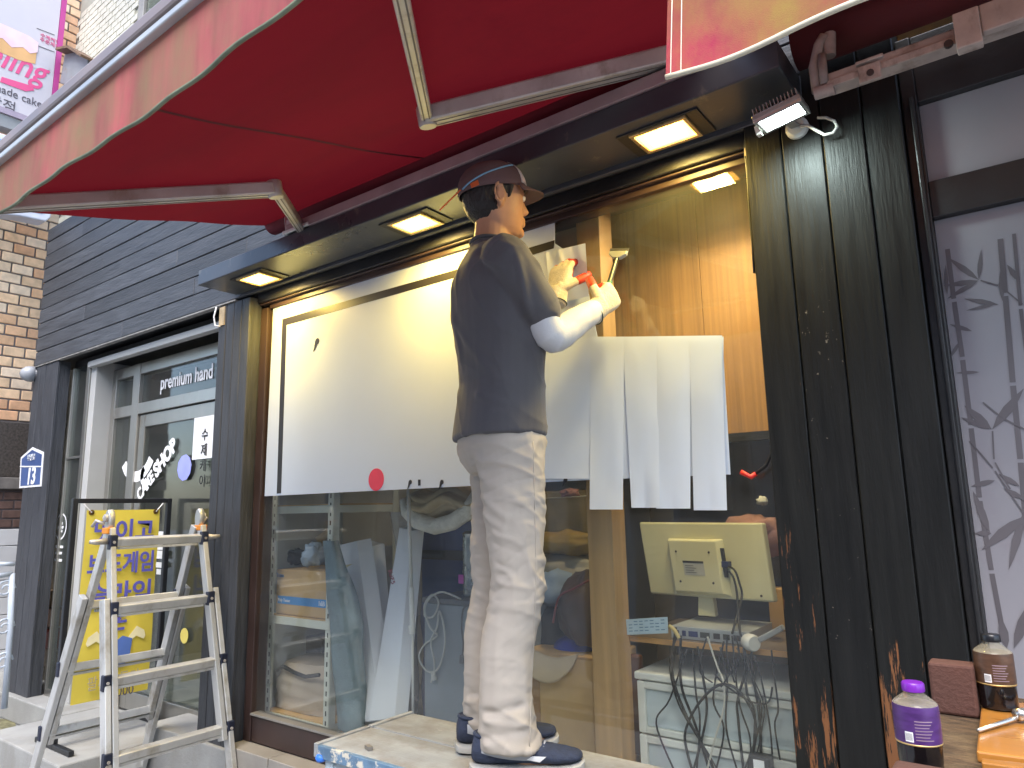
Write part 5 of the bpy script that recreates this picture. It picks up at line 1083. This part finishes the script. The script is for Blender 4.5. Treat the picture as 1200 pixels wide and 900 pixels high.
# joints
HIPN, HIPF = lp(-.065, .030, .88), lp(-.085, .190, .88)
KN, KF = lp(-.040, .010, .475), lp(-.100, .185, .475)
AN, AF = lp(-.070, .000, .09), lp(-.120, .182, .09)
SHR, SHL = lp(-.040, -.058, 1.338), lp(-.150, .262, 1.350)
ELR, WRR = lp(.075, -.020, 1.130), lp(.200, .155, 1.250)
ELL, WRL = lp(.010, .360, 1.160), lp(.112, .280, 1.350)
HC = lp(-.084, .100, 1.588)                        # middle of the head
def torso_rings(grow=0., z0=.86, z1=1.44):
    prof = [(.80, -.085, .105, .160), (.86, -.083, .118, .172), (.93, -.081, .114, .166), (1.02, -.075, .108, .158), (1.12, -.076, .116, .172), (1.24, -.082, .124, .188), (1.31, -.086, .118, .186), (1.36, -.090, .102, .172), (1.40, -.093, .082, .135), (1.43, -.093, .066, .090), (1.46, -.090, .056, .064)]
    out = []
    for z, a, d, w in prof:
        if z0-.001 <= z <= z1+.001: out.append(ering(lp(a, .105, z), TF, TL, d+grow, w+grow, 32, .88))
    return out
# head profile: height above middle, front, back, half width
HP = [(-.112, .060, -.010, .030), (-.105, .076, .0, .042), (-.092, .084, .02, .052), (-.075, .086, .045, .060), (-.055, .087, .066, .066), (-.035, .088, .080, .070), (-.012, .088, .090, .073), (.010, .088, .096, .075), (.032, .090, .098, .0765), (.055, .088, .097, .076), (.078, .078, .089, .070), (.096, .058, .070, .055), (.108, .030, .040, .030), (.112, .004, .010, .006)]
def head_ring(h, f, b, w, n=40, grow=0.):
    out = []
    for j in range(n):
        t = 2*math.pi*j/n; c, s = math.cos(t), math.sin(t)
        x = (f+grow)*c if c > 0 else (b+grow)*c
        p = .82 if c > 0 else .95
        out.append(HC+HF*(math.copysign(abs(c)**p, c)*((f if c > 0 else b)+grow))+HL*math.copysign(abs(s)**.92, s)*(w+grow)+UP*h)
    return out
body = MB()
body.loft([head_ring(*q) for q in HP])
def hp_(f, l, u): return HC+HF*f+HL*l+UP*u
# nose, lips, chin, brow, ears
body.loft([[hp_(.082, s*.009, .018), hp_(.100, 0, .016)][:0] or [hp_(.080, -.009, .020), hp_(.094, -.004, .020), hp_(.094, .004, .020), hp_(.080, .009, .020)], [hp_(.080, -.012, -.004), hp_(.106, -.006, -.004), hp_(.106, .006, -.004), hp_(.080, .012, -.004)], [hp_(.080, -.018, -.022), hp_(.114, -.009, -.020), hp_(.114, .009, -.020), hp_(.080, .018, -.022)], [hp_(.080, -.016, -.032), hp_(.104, -.007, -.032), hp_(.104, .007, -.032), hp_(.080, .016, -.032)]] if False else
          [[hp_(.080, -.009, .020), hp_(.094, -.004, .020), hp_(.094, .004, .020), hp_(.080, .009, .020)], [hp_(.080, -.012, -.004), hp_(.106, -.006, -.004), hp_(.106, .006, -.004), hp_(.080, .012, -.004)], [hp_(.080, -.018, -.022), hp_(.114, -.009, -.020), hp_(.114, .009, -.020), hp_(.080, .018, -.022)], [hp_(.080, -.016, -.032), hp_(.104, -.007, -.032), hp_(.104, .007, -.032), hp_(.080, .016, -.032)]])
stube(body, [hp_(.078, -.024, -.052), hp_(.092, -.008, -.049), hp_(.092, .008, -.049), hp_(.078, .024, -.052)], [.005, .0075, .0075, .005], 10)
stube(body, [hp_(.078, -.020, -.062), hp_(.091, -.007, -.063), hp_(.091, .007, -.063), hp_(.078, .020, -.062)], [.005, .0085, .0085, .005], 10)
stube(body, [hp_(.070, -.018, -.090), hp_(.083, 0, -.092), hp_(.070, .018, -.090)], [.012, .015, .012], 10)
stube(body, [hp_(.068, -.048, .030), hp_(.084, -.020, .030), hp_(.084, .020, .030), hp_(.068, .048, .030)], [.007, .009, .009, .007], 10)
for s in (-1, 1):
    c0 = hp_(-.012, s*.076, -.008)
    pts = [c0+HF*(-.006+.017*math.cos(t))*1.0+UP*(.030*math.sin(t)+.002)+HL*s*(.004+.008*(1-math.cos(t))*.5) for t in [rad(60+300*k/11) for k in range(12)]]
    stube(body, pts, [.0045]*12, 8)
    body.loft([ering(c0+HL*s*d, HF, UP, .016*k, .027*k, 16) for d, k in ((-.008, 1), (.004, .95), (.006, .6))])
    stube(body, [c0+HF*.004-UP*.026, c0-HF*.002-UP*.034], [.007, .007], 8)
# neck, trunk, limbs
stube(body, [lp(-.098, .104, 1.38), lp(-.096, .103, 1.44), lp(-.090, .102, 1.51), HC-UP*.03-HF*.008], [.066, .058, .055, .056], 20)
body.loft(torso_rings(-.012, .80, 1.46))
stube(body, [lp(-.09, .03, 1.375), SHR], [.05, .052]); stube(body, [lp(-.11, .19, 1.375), SHL], [.05, .052])
stube(body, [SHR, (SHR+ELR)/2+TL*-.008, ELR], [.054, .047, .040]); stube(body, [ELR, ELR*.6+WRR*.4, WRR], [.040, .040, .028])
stube(body, [SHL, (SHL+ELL)/2+TL*.008, ELL], [.054, .047, .040]); stube(body, [ELL, ELL*.6+WRL*.4, WRL], [.040, .040, .028])
for h, k, a in ((HIPN, KN, AN), (HIPF, KF, AF)):
    stube(body, [h+UP*.02, h*.5+k*.5+PF*.012, k], [.082, .070, .055]); stube(body, [k, k*.6+a*.4-PF*.018, a], [.054, .054, .038])
    stube(body, [a-UP*.02-PF*.02, a+PF*.05-UP*.045, a+PF*.13-UP*.058], [.036, .034, .024])
def hand(mb, wrist, d, pn, grow=0., curls=(40, 45, 30), spread=.0, thumb=None, side=1, tips=None):
    d = Vector(d).normalized(); pn = (Vector(pn)-d*Vector(pn).dot(d)).normalized(); sd = d.cross(pn).normalized()*side   # sd towards the thumb
    W = Vector(wrist)
    mb.loft([ering(W+d*t, sd, pn, w+grow, h+grow, 20, .8) for t, w, h in ((-.015, .027, .020), (.01, .030, .020), (.04, .038, .019), (.075, .041, .017), (.092, .038, .013))])
    for k, (off, ln) in enumerate(((.030, .072), (.010, .082), (-.011, .076), (-.030, .060))):
        p = W+d*(.088-.004*abs(k-1))+sd*off; dir_ = (d+sd*off*spread*6).normalized(); pts = [p-dir_*.02, p]; ang = 0
        for j, (seg, cv) in enumerate(zip((.45, .32, .23), curls)):
            ang += rad(cv+3*k); v = dir_*math.cos(ang)+pn*math.sin(ang); p = p+v*ln*seg; pts.append(p)
        r = .0088+grow
        stube(mb, pts, [r*1.05, r*1.05, r, r*.95, r*.82], 10)
        if tips is not None: stube(tips, pts[2:], [r*1.05, r*1.03, r*.95], 10)
    t0 = W+d*.022+sd*.030; tv = thumb or (d*.62+sd*.55+pn*.55); tv = Vector(tv).normalized()
    t1 = t0+tv*.042; t2 = t1+(tv*.8+d*.35+pn*.35).normalized()*.030; t3 = t2+(tv*.4+d*.6+pn*.5).normalized()*.024
    stube(mb, [t0-tv*.02, t0, t1, t2, t3], [.014+grow, .0145+grow, .011+grow, .0105+grow, .009+grow], 10)
    if tips is not None: stube(tips, [t1, t2, t3], [.0115+grow, .0112+grow, .0098+grow], 10)
# scraper held in the right hand, blade on the glass
scH, scB = at(724, 299, Y=1.955), at(707, 356, Y=1.885); sdir = (scH-scB).normalized()
RH_d = (scB+sdir*.030-WRR).normalized(); RH_pn = (sdir.cross(RH_d)).normalized()
if RH_pn.dot(PLF) < 0: RH_pn = -RH_pn
WRR = scB+sdir*.025-RH_d*.078-RH_pn*.026
LH_d = (at(661, 300, Y=1.905)-WRL).normalized(); LH_pn = (PLF*.8+PF*.6)-LH_d*(PLF*.8+PF*.6).dot(LH_d)
RARGS = dict(d=RH_d, pn=RH_pn, curls=(62, 68, 45), side=-1 if RH_d.cross(RH_pn).dot(sdir) < 0 else 1)
LARGS = dict(d=LH_d, pn=LH_pn, curls=(22, 38, 30), side=1 if LH_d.cross(LH_pn).dot(-PF) < 0 else -1)
hand(body, WRR, **RARGS); hand(body, WRL, **LARGS)
SKIN = pm('skin', (.50, .27, .16), .5, var=.10, scale=14, bump=.05, bscale=300, spec=.4)
bm_ = fuse(body, .0042, 5)
finish('body', bm_, SKIN, per)
# eyes and brows
EYEW = pm('eye_white', (.7, .68, .64), .25); HAIR = pm('black_hair', (.012, .010, .009), .45, var=.3, scale=120, stretch=(1, 1, .15), bump=.6, bscale=240, bstretch=(1, 1, .12))
for s in (-1, 1):
    e = MB().lathe(hp_(.079, s*.031, .010), [(0, -.011), (.008, -.008), (.0115, 0), (.008, .008), (0, .011)], 14, HF).build('eye', EYEW, per, smooth=True)
    MB().lathe(hp_(.0895, s*.031, .010), [(.0055, -.0008), (.0045, .001), (0, .0012)], 12, HF).build('iris', pm('iris', (.03, .018, .012), .2), e, smooth=True)
    MB().tube([hp_(.0865, s*.015, .028), hp_(.0880, s*.030, .032), hp_(.0785, s*.048, .027)], [.0025, .0035, .002], 6).build('eyebrow', HAIR, per, smooth=True)
# hair below the cap
hr = MB()
def hair_ring(h, b, w, f, n=40):
    out = []
    for j in range(n):
        t = 2*math.pi*j/n; c, s = math.cos(t), math.sin(t)
        out.append(HC+HF*((f if c > 0 else b)*math.copysign(abs(c)**.9, c))+HL*w*math.copysign(abs(s)**.92, s)+UP*h)
    return out
hr.loft([hair_ring(-.072, .055, .052, -.030), hair_ring(-.052, .082, .066, -.020), hair_ring(-.030, .094, .0725, -.012), hair_ring(-.005, .101, .0765, -.002), hair_ring(.012, .104, .0795, .030), hair_ring(.030, .105, .0805, .045), hair_ring(.050, .104, .079, .050)])
for s in (-1, 1): stube(hr, [hp_(.022, s*.074, .030), hp_(.020, s*.0745, .008), hp_(.014, s*.0735, -.012)], [.010, .008, .004], 10)
hm = fuse(hr, .004, 2)
displace(hm, lambda c, n: .0018*noise.noise((c.x*150, c.y*150, c.z*30))+.0012*noise.noise((c.x*320, c.y*320, c.z*60)))
finish('hair', hm, HAIR, per)
# cap: tilted slightly, brim to the front
CAPM = pm('dark_taupe_cotton', (.125, .075, .075), .85, var=.12, scale=10, bump=.2, bscale=350)
cp_t = rad(9)
CF = HF*math.cos(cp_t)+UP*math.sin(cp_t); CUP = -HF*math.sin(cp_t)+UP*math.cos(cp_t); CC = HC+UP*.028
def capring(h, f, b, w, n=40): return [CC+CF*((f if math.cos(2*math.pi*j/n) > 0 else b)*math.cos(2*math.pi*j/n))+HL*w*math.sin(2*math.pi*j/n)+CUP*h for j in range(n)]
cr = [(-.006, .100, .116, .089), (.010, .102, .116, .0895), (.030, .100, .112, .088), (.052, .092, .102, .081), (.070, .078, .086, .069), (.084, .058, .064, .051), (.093, .032, .036, .030), (.0965, .006, .006, .006)]
cap = MB().loft([capring(*q) for q in cr], cap=False); cap.sheet(capring(*cr[-1]))
capo = cap.build('cap', CAPM, per, smooth=True, solid=.003)
def brim(u, v):
    t = (u-.5)*2*1.18; e = 1+.60*v*math.cos(t)**.8 if math.cos(t) > 0 else 1
    q = CC+CF*(.100*math.cos(t)*e+.004)+HL*.0885*math.sin(t)*(1+.05*v)+CUP*(-.004-.010*v-.014*abs(math.sin(t))**2*v)
    return q
MB().grid(brim, 24, 8).build('brim', CAPM, capo, smooth=True, solid=.004)
def panel(u, v):
    t = (u-.5)*1.9; h = .004+.078*v; k = min(range(len(cr)-1), key=lambda i: 0 if cr[i][0] <= h <= cr[i+1][0] else 9)
    w = (h-cr[k][0])/(cr[k+1][0]-cr[k][0]); f = cr[k][1]*(1-w)+cr[k+1][1]*w; sd_ = cr[k][3]*(1-w)+cr[k+1][3]*w
    return CC+CF*(f+.0025)*math.cos(t)+HL*(sd_+.0025)*math.sin(t)+CUP*(h+.001)
MB().grid(panel, 16, 10).build('front_panel', pm('pale_print_cotton', (.62, .56, .54), .8, var=.25, scale=60), capo, smooth=True, solid=.001)
def onc(ang, h, out=.003):
    h = max(h, -.006); k = max(i for i in range(len(cr)-1) if cr[i][0] <= h); w = (h-cr[k][0])/(cr[k+1][0]-cr[k][0])
    f = cr[k][1]*(1-w)+cr[k+1][1]*w; b = cr[k][2]*(1-w)+cr[k+1][2]*w; s_ = cr[k][3]*(1-w)+cr[k+1][3]*w; c, s = math.cos(ang), math.sin(ang)
    return CC+CF*((f+out if c > 0 else b+out)*c)+HL*(s_+out)*s+CUP*h
MB().tube([onc(rad(-60-105*k/14), .062-.062*(k/14)**1.1) for k in range(15)], .0028, 6).build('cord', pm('blue_cord', (.18, .36, .52), .6), capo, smooth=True)
tg = [onc(rad(-150), -.002, .004), onc(rad(-168), -.004, .010), onc(rad(-172), -.03, .025)-HF*.012-UP*.012, onc(rad(-172), -.005, .05)-HF*.02-UP*.055]
ORT = pm('orange_tape', (.62, .12, .03), .6)
MB().bar(tg[1]+UP*.002, tg[3]-UP*.005, .004, .016, HL).build('orange_tag', ORT, capo, bevel=.001); MB().bar(onc(rad(-146), .000, .003), onc(rad(-132), .004, .003), .003, .016).build('orange_tag', ORT, capo, bevel=.001)
MB().lathe(CC+CUP*.0965, [(.007, -.002), (.006, .003), (0, .004)], 12, CUP).build('button', CAPM, capo, smooth=True)

# T-shirt
TSH = pm('charcoal_tshirt', (.074, .070, .075), .85, var=.12, scale=8, bump=.12, bscale=400, sheen=.15)
ts = MB(); ts.loft(torso_rings(.005, .86, 1.43))
stube(ts, [lp(-.095, .09, 1.375), lp(-.065, .005, 1.368), SHR, (SHR*.35+ELR*.65)], [.062, .066, .066, .062], 20)
stube(ts, [lp(-.10, .12, 1.375), lp(-.125, .20, 1.372), SHL, (SHL*.35+ELL*.65)], [.062, .066, .066, .062], 20)
ts.loft([ering(lp(-.094, .105, z), TF, TL, r, r*1.15, 24) for z, r in ((1.39, .085), (1.43, .070), (1.452, .064))])
tm = fuse(ts, .005, 8)
def ridge(c, p, q, w, h):                           # a fold of width w along the segment p q
    d = q-p; t = max(0, min(1, (c-p).dot(d)/d.length_squared)); r = (c-p-d*t).length
    return h*math.exp(-(r/w)**2)*math.sin(math.pi*min(1, max(0, .12+.88*t)))**.5
tf = [(lp(-.02, -.13, 1.33), lp(.03, -.06, 1.05), .012, .010), (lp(-.06, -.14, 1.30), lp(-.10, -.10, 1.02), .015, .009), (lp(-.17, -.02, 1.38), lp(-.06, -.12, 1.30), .013, .008), (lp(-.20, .06, 1.20), lp(-.08, -.06, 1.00), .016, .009), (lp(.03, -.10, 1.36), lp(.05, -.05, 1.25), .010, .007), (lp(-.21, .0, 1.0), lp(-.05, -.06, .93), .012, .008), (lp(-.12, -.10, 1.40), lp(-.02, -.13, 1.36), .010, .006), (lp(-.20, .1, 1.33), lp(-.19, .05, 1.05), .018, .008)]
displace(tm, lambda c, n: .004*(1-abs(noise.noise((c.x*6, c.y*6, c.z*7+c.x*8))))**5+.0055*noise.noise((c.x*7, c.y*7, c.z*3.2))+.003*noise.noise((c.x*17+3, c.y*17, c.z*7))+sum(ridge(c, *f) for f in tf))
finish('t_shirt', tm, TSH, per)
MB().tube([lp(-.094, .105, 1.448)+TF*math.cos(t)*.064+TL*math.sin(t)*.073+UP*(.010*-math.cos(t)) for t in [2*math.pi*k/32 for k in range(33)]], .006, 8).build('collar', TSH, per, smooth=True)

# trousers
TRO = pm('beige_twill', (.42, .37, .31), .8, var=.08, scale=6, bump=.12, bscale=500, dirt=(.34, .29, .24), dirt_amt=.12, dirt_scale=3)
tr = MB()
tr.loft([ering(lp(a, .107, z), TF, TL, d, w, 32, .85) for z, a, d, w in ((.945, -.078, .096, .146), (.91, -.080, .106, .156), (.84, -.080, .118, .172), (.80, -.078, .110, .165), (.76, -.075, .085, .13))])
def legp(h, k, a, s):
    tr.loft([ering(c, PF, PLF, rx, ry, 24, .9) for c, rx, ry in ((h+UP*.03, .098, .085), (h-UP*.08+PF*.012, .096, .086), (h*.5+k*.5+PF*.012, .086, .078), (k+UP*.06, .072, .067), (k-UP*.02+PF*.006, .070, .066), (k*.55+a*.45-PF*.016, .071, .066), (k*.25+a*.75-PF*.012, .067, .063), (a+UP*.015-PF*.002, .073, .066), (a-UP*.030+PF*.006, .080, .070))])
legp(HIPN, KN, AN, -1); legp(HIPF, KF, AF, 1)
trm = fuse(tr, .0048, 14)
tfold = []
for k0, zc, nn in ((KN, .50, 7), (KF, .50, 6)):
    for i in range(nn):                             # creases behind and across the knee
        z = zc-.115+.034*i+R.uniform(-.008, .008); l0 = tol(k0)[1]; a0 = tol(k0)[0]
        tfold.append((lp(a0-.075, l0-.045, z+.010+R.uniform(-.012, .012)), lp(a0+R.uniform(-.01, .055), l0-.066, z+R.uniform(-.025, .012)), .0065, R.choice((-1, 1))*.0045+.001))
for a_, l0, sgn_ in ((tol(AN)[0], tol(AN)[1], 1), (tol(AF)[0], tol(AF)[1], 1)):
    for i, z in enumerate((.075, .105, .130, .160)):
        tfold.append((lp(a_-.085, l0-.05, z+.012*(-1)**i), lp(a_+.085, l0-.055, z-.018*(-1)**i), .010, .010 if i % 2 == 0 else -.009))
tfold += [(lp(-.20, .02, .80), lp(.0, -.07, .66), .014, .008), (lp(-.19, .02, .74), lp(-.05, -.075, .62), .012, .008), (lp(-.175, .04, .69), lp(-.07, -.06, .60), .010, .007), (lp(.03, -.03, .84), lp(-.03, -.08, .74), .012, .007), (lp(-.03, -.085, .62), lp(-.01, -.075, .30), .010, .006), (lp(-.09, -.07, .45), lp(-.10, -.06, .16), .012, .006), (lp(-.16, .05, .86), lp(-.12, -.03, .77), .012, .008), (lp(.02, -.06, .72), lp(.01, -.07, .55), .010, -.006)]
def crease(c, n):
    a_, l_, z_ = tol(c); h = .0045*noise.noise((c.x*8, c.y*8, c.z*4+9))
    zone = .35+.9*math.exp(-((z_-.47)/.11)**2)+1.1*math.exp(-((z_-.10)/.07)**2)+.8*math.exp(-((z_-.74)/.10)**2)
    w = noise.noise((c.x*5, c.y*5, c.z*5+3))*.5; u_ = a_*.8+l_*.6
    r1 = 1-abs(noise.noise((u_*7+w, z_*19+u_*9+w, l_*3+1))); r2 = 1-abs(noise.noise((u_*9-w, z_*24-u_*12+w*2, l_*3+7)))
    r3 = 1-abs(noise.noise((u_*22+w, z_*4, 3.3)))
    return h*.8+zone*(.0050*r1**5-.0028*r2**4)+.003*r3**6
displace(trm, lambda c, n: crease(c, n)+sum(ridge(c, *f) for f in tfold))
tro = finish('trousers', trm, TRO, per)
def legside(z, da=0): # outside of the near leg
    pts = [(.95, -.06, -.066), (.88, -.055, -.063), (.72, -.045, -.075), (.60, -.040, -.070), (.475, -.036, -.066), (.28, -.062, -.072), (.14, -.068, -.072), (.07, -.066, -.076)]
    for (z1, a1, l1), (z0, a0, l0) in zip(pts, pts[1:]):
        if z0 <= z <= z1: w = (z-z0)/(z1-z0); return lp(a0+(a1-a0)*w+da, l0+(l1-l0)*w, z)
    return lp(-.066, -.07, z)
# side seam found on the cloth surface
from mathutils.bvhtree import BVHTree
bv = BVHTree.FromPolygons([v.co for v in trm.vertices], [tuple(p.vertices) for p in trm.polygons])
def snap(w, out=.0005):
    q = Vector(w)-ORG[per]; h = bv.ray_cast(q-PLF*.25, PLF)
    return (h[0]+ORG[per]-PLF*out) if h[0] is not None else w
MB().tube([snap(lp(.012-.055*max(0, .5-z)*1.2, -.08, z)) for z in [.835-.02*k for k in range(39)]], .0014, 5).build('side_seam', TRO, tro, smooth=True)

# shoes
NAVY = pm('navy_mesh', (.030, .040, .072), .9, var=.25, scale=60, bump=.4, bscale=220); SOLE = pm('off_white_sole', (.38, .375, .35), .6, var=.1, dirt=(.30, .27, .22), dirt_amt=.2); GREYO = pm('grey_overlay', (.34, .35, .37), .5, var=.08)
def shoe(a0, l0, yaw, label):
    d = (PF*math.cos(yaw)+PLF*math.sin(yaw)); s = (-PF*math.sin(yaw)+PLF*math.cos(yaw)); o_ = lp(a0, l0, 0)
    st = [(-.145, .020, .060, .010), (-.138, .032, .088, .004), (-.115, .037, .100, .0), (-.08, .039, .102, 0), (-.045, .040, .098, 0), (-.01, .041, .086, 0), (.03, .044, .072, 0), (.07, .046, .062, 0), (.10, .043, .055, .002), (.125, .033, .046, .006), (.137, .015, .034, .012)]
    t = MB(); u = MB()
    for x, w, h, zb in st: pass
    u.loft([[o_+d*x+s*w*math.copysign(abs(math.cos(t_))**.7, math.cos(t_))*(1 if math.sin(t_) < .3 else 1-.25*math.sin(t_))+UP*(.022+zb+(h-.022)*(.5+.5*math.sin(t_))) for t_ in [2*math.pi*j/20 for j in range(20)]] for x, w, h, zb in st])
    um = fuse(u, .004, 3); displace(um, lambda c, n: .0012*noise.noise((c.x*60, c.y*60, c.z*60)))
    so_ = finish('shoe', um, NAVY, per); so_['label'] = label
    t.loft([[o_+d*(x*1.03)+s*(w+.005)*math.copysign(abs(math.cos(t_))**.6, math.cos(t_))+UP*(zb*.8+.011+.011*math.copysign(abs(math.sin(t_))**.4, math.sin(t_))) for t_ in [2*math.pi*j/20 for j in range(20)]] for x, w, h, zb in st])
    t.build('sole', SOLE, so_, smooth='auto')
    sb = BVHTree.FromPolygons([v.co for v in um.vertices], [tuple(p.vertices) for p in um.polygons])
    def on(x, z, off=.0015):
        q = o_+d*x-s*.2+UP*z-ORG[per]; h = sb.ray_cast(q, s); return (h[0]+ORG[per]-s*off) if h[0] is not None else o_+d*x-s*.04+UP*z
    def patch(poly, mat, nm, off=.0015):
        P_ = [on(x, z, off) for x, z in poly]; c = sum(P_, Vector())/len(P_)
        m = MB(); m.add(P_+[on(sum(x for x, z in poly)/len(poly), sum(z for x, z in poly)/len(poly), off+.001)], [(i, (i+1) % len(P_), len(P_)) for i in range(len(P_))]); m.build(nm, mat, so_, smooth=True)
    zz = lambda x: .062-.30*(x+.105)+1.6*(x+.105)**2
    MB().grid(lambda u, v: on(-.118+.125*u, zz(-.118+.125*u)-.011+.022*v, .0012), 20, 4).build('overlay', GREYO, so_, smooth=True)
    patch([(-.005, .040), (.010, .050), (.045, .048), (.028, .034)], VINYL, 'side_mark', .003)
    for k in range(5):
        x = -.03+.017*k; z = .101-.008*k
        MB().tube([o_+d*x-s*.022+UP*(z-.006), o_+d*(x+.004)+UP*(z+.002), o_+d*(x+.010)+s*.022+UP*(z-.008)], .0028, 6).build('lace', pm('grey_lace', (.30, .31, .34), .8), so_, smooth=True)
    MB().tube([o_-d*.078+d*.060*math.cos(t_)+s*.037*math.sin(t_)+UP*(.088+.004*-math.cos(t_)) for t_ in [2*math.pi*j/24 for j in range(25)]], .005, 8).build('ankle_padding', NAVY, so_, smooth=True)
shoe(-.018, -.002, rad(-2), 'near navy running shoe with grey overlay'); shoe(-.072, .182, rad(9), 'far navy running shoe, its toe showing behind the near one')
# white arm sleeves and coated work gloves
SLV = pm('white_arm_sleeve', (.60, .60, .60), .75, var=.06, bump=.15, bscale=200); GLV = pm('cream_knit_glove', (.66, .60, .48), .9, var=.12, scale=60, bump=.5, bscale=260); RBR = pm('red_rubber', (.60, .05, .025), .5, var=.15, scale=30, bump=.3, bscale=150)
for nm, E_, W_, kw in (('right', ELR, WRR, RARGS), ('left', ELL, WRL, LARGS)):
    sm = MB(); sh_ = SHR if nm == 'right' else SHL; stube(sm, [sh_*.30+E_*.70, E_, E_*.5+W_*.5, E_*.10+W_*.90], [.049, .047, .043, .033], 20)
    me = fuse(sm, .005, 2); displace(me, lambda c, n: .003*noise.noise((c.x*22, c.y*22, c.z*22))); finish('arm_sleeve', me, SLV, per)
    gm, tips = MB(), MB(); hand(gm, W_, grow=.0028, tips=tips, **kw); dd = Vector(kw['d'])
    gm.lathe(W_, [(.034, -.045), (.036, -.04), (.035, -.01), (.034, .01)], 20, dd)
    me = fuse(gm, .0032, 2); displace(me, lambda c, n: .0008*noise.noise((c.x*140, c.y*140, c.z*140))); go = finish('glove', me, GLV, per)
    # rubber coating: palm side and finger ends
    pnv = Vector(kw['pn']); pnv = (pnv-dd*pnv.dot(dd)).normalized(); sdv = dd.cross(pnv)
    tips.loft([ering(W_+dd*t+pnv*(.008), sdv, pnv, w, .016, 18, .8) for t, w in ((.028, .034), (.06, .041), (.088, .040))])
    me = fuse(tips, .0032, 2); displace(me, lambda c, n: .0008+.0008*noise.noise((c.x*90, c.y*90, c.z*90))); finish('glove_coating', me, RBR, go)
    MB().tube([W_-dd*.036+(sdv*math.cos(t)+pnv*math.sin(t))*.0375 for t in [2*math.pi*k/24 for k in range(25)]], .0018, 6).build('cuff_band', pm('dark_green_band', (.03, .06, .05), .7), go, smooth=True)
# scraper
sc = thing('scraper', 'metal bladed window scraper with dark handle in the worker\'s right hand', 'scraper', tuple(scB))
MB().tube([scB-sdir*.04, scB+sdir*.05, scB+sdir*.085], [.010, .011, .009], 12).build('grip', pm('green_grip', (.03, .16, .07), .5), sc, smooth='auto')
MB().tube([scB+sdir*.085, scH-sdir*.012], [.0085, .0075], 12).build('shaft', pm('dark_shaft', (.10, .11, .11), .35, metal=.6), sc, smooth='auto')
sw_ = Vector((.96, -.05, -.22)).normalized(); sn_ = sdir.cross(sw_).normalized()
MB().loft([[scH-sdir*.014+sw_*x*.012+sn_*y*.008 for x, y in ((-1, -1), (1, -1), (1, 1), (-1, 1))], [scH+sw_*x*.032+sn_*y*.007 for x, y in ((-1, -1), (1, -1), (1, 1), (-1, 1))], [scH+sdir*.014+sw_*x*.034+sn_*y*.005 for x, y in ((-1, -1), (1, -1), (1, 1), (-1, 1))]]).build('head', pm('grey_head', (.42, .44, .46), .35, metal=.5), sc, bevel=.002)
MB().obox(scH+sdir*.020, sw_*.036, sdir*.008, sn_*.0008).build('blade', pm('blade_steel', (.7, .7, .7), .2, metal=.9), sc)
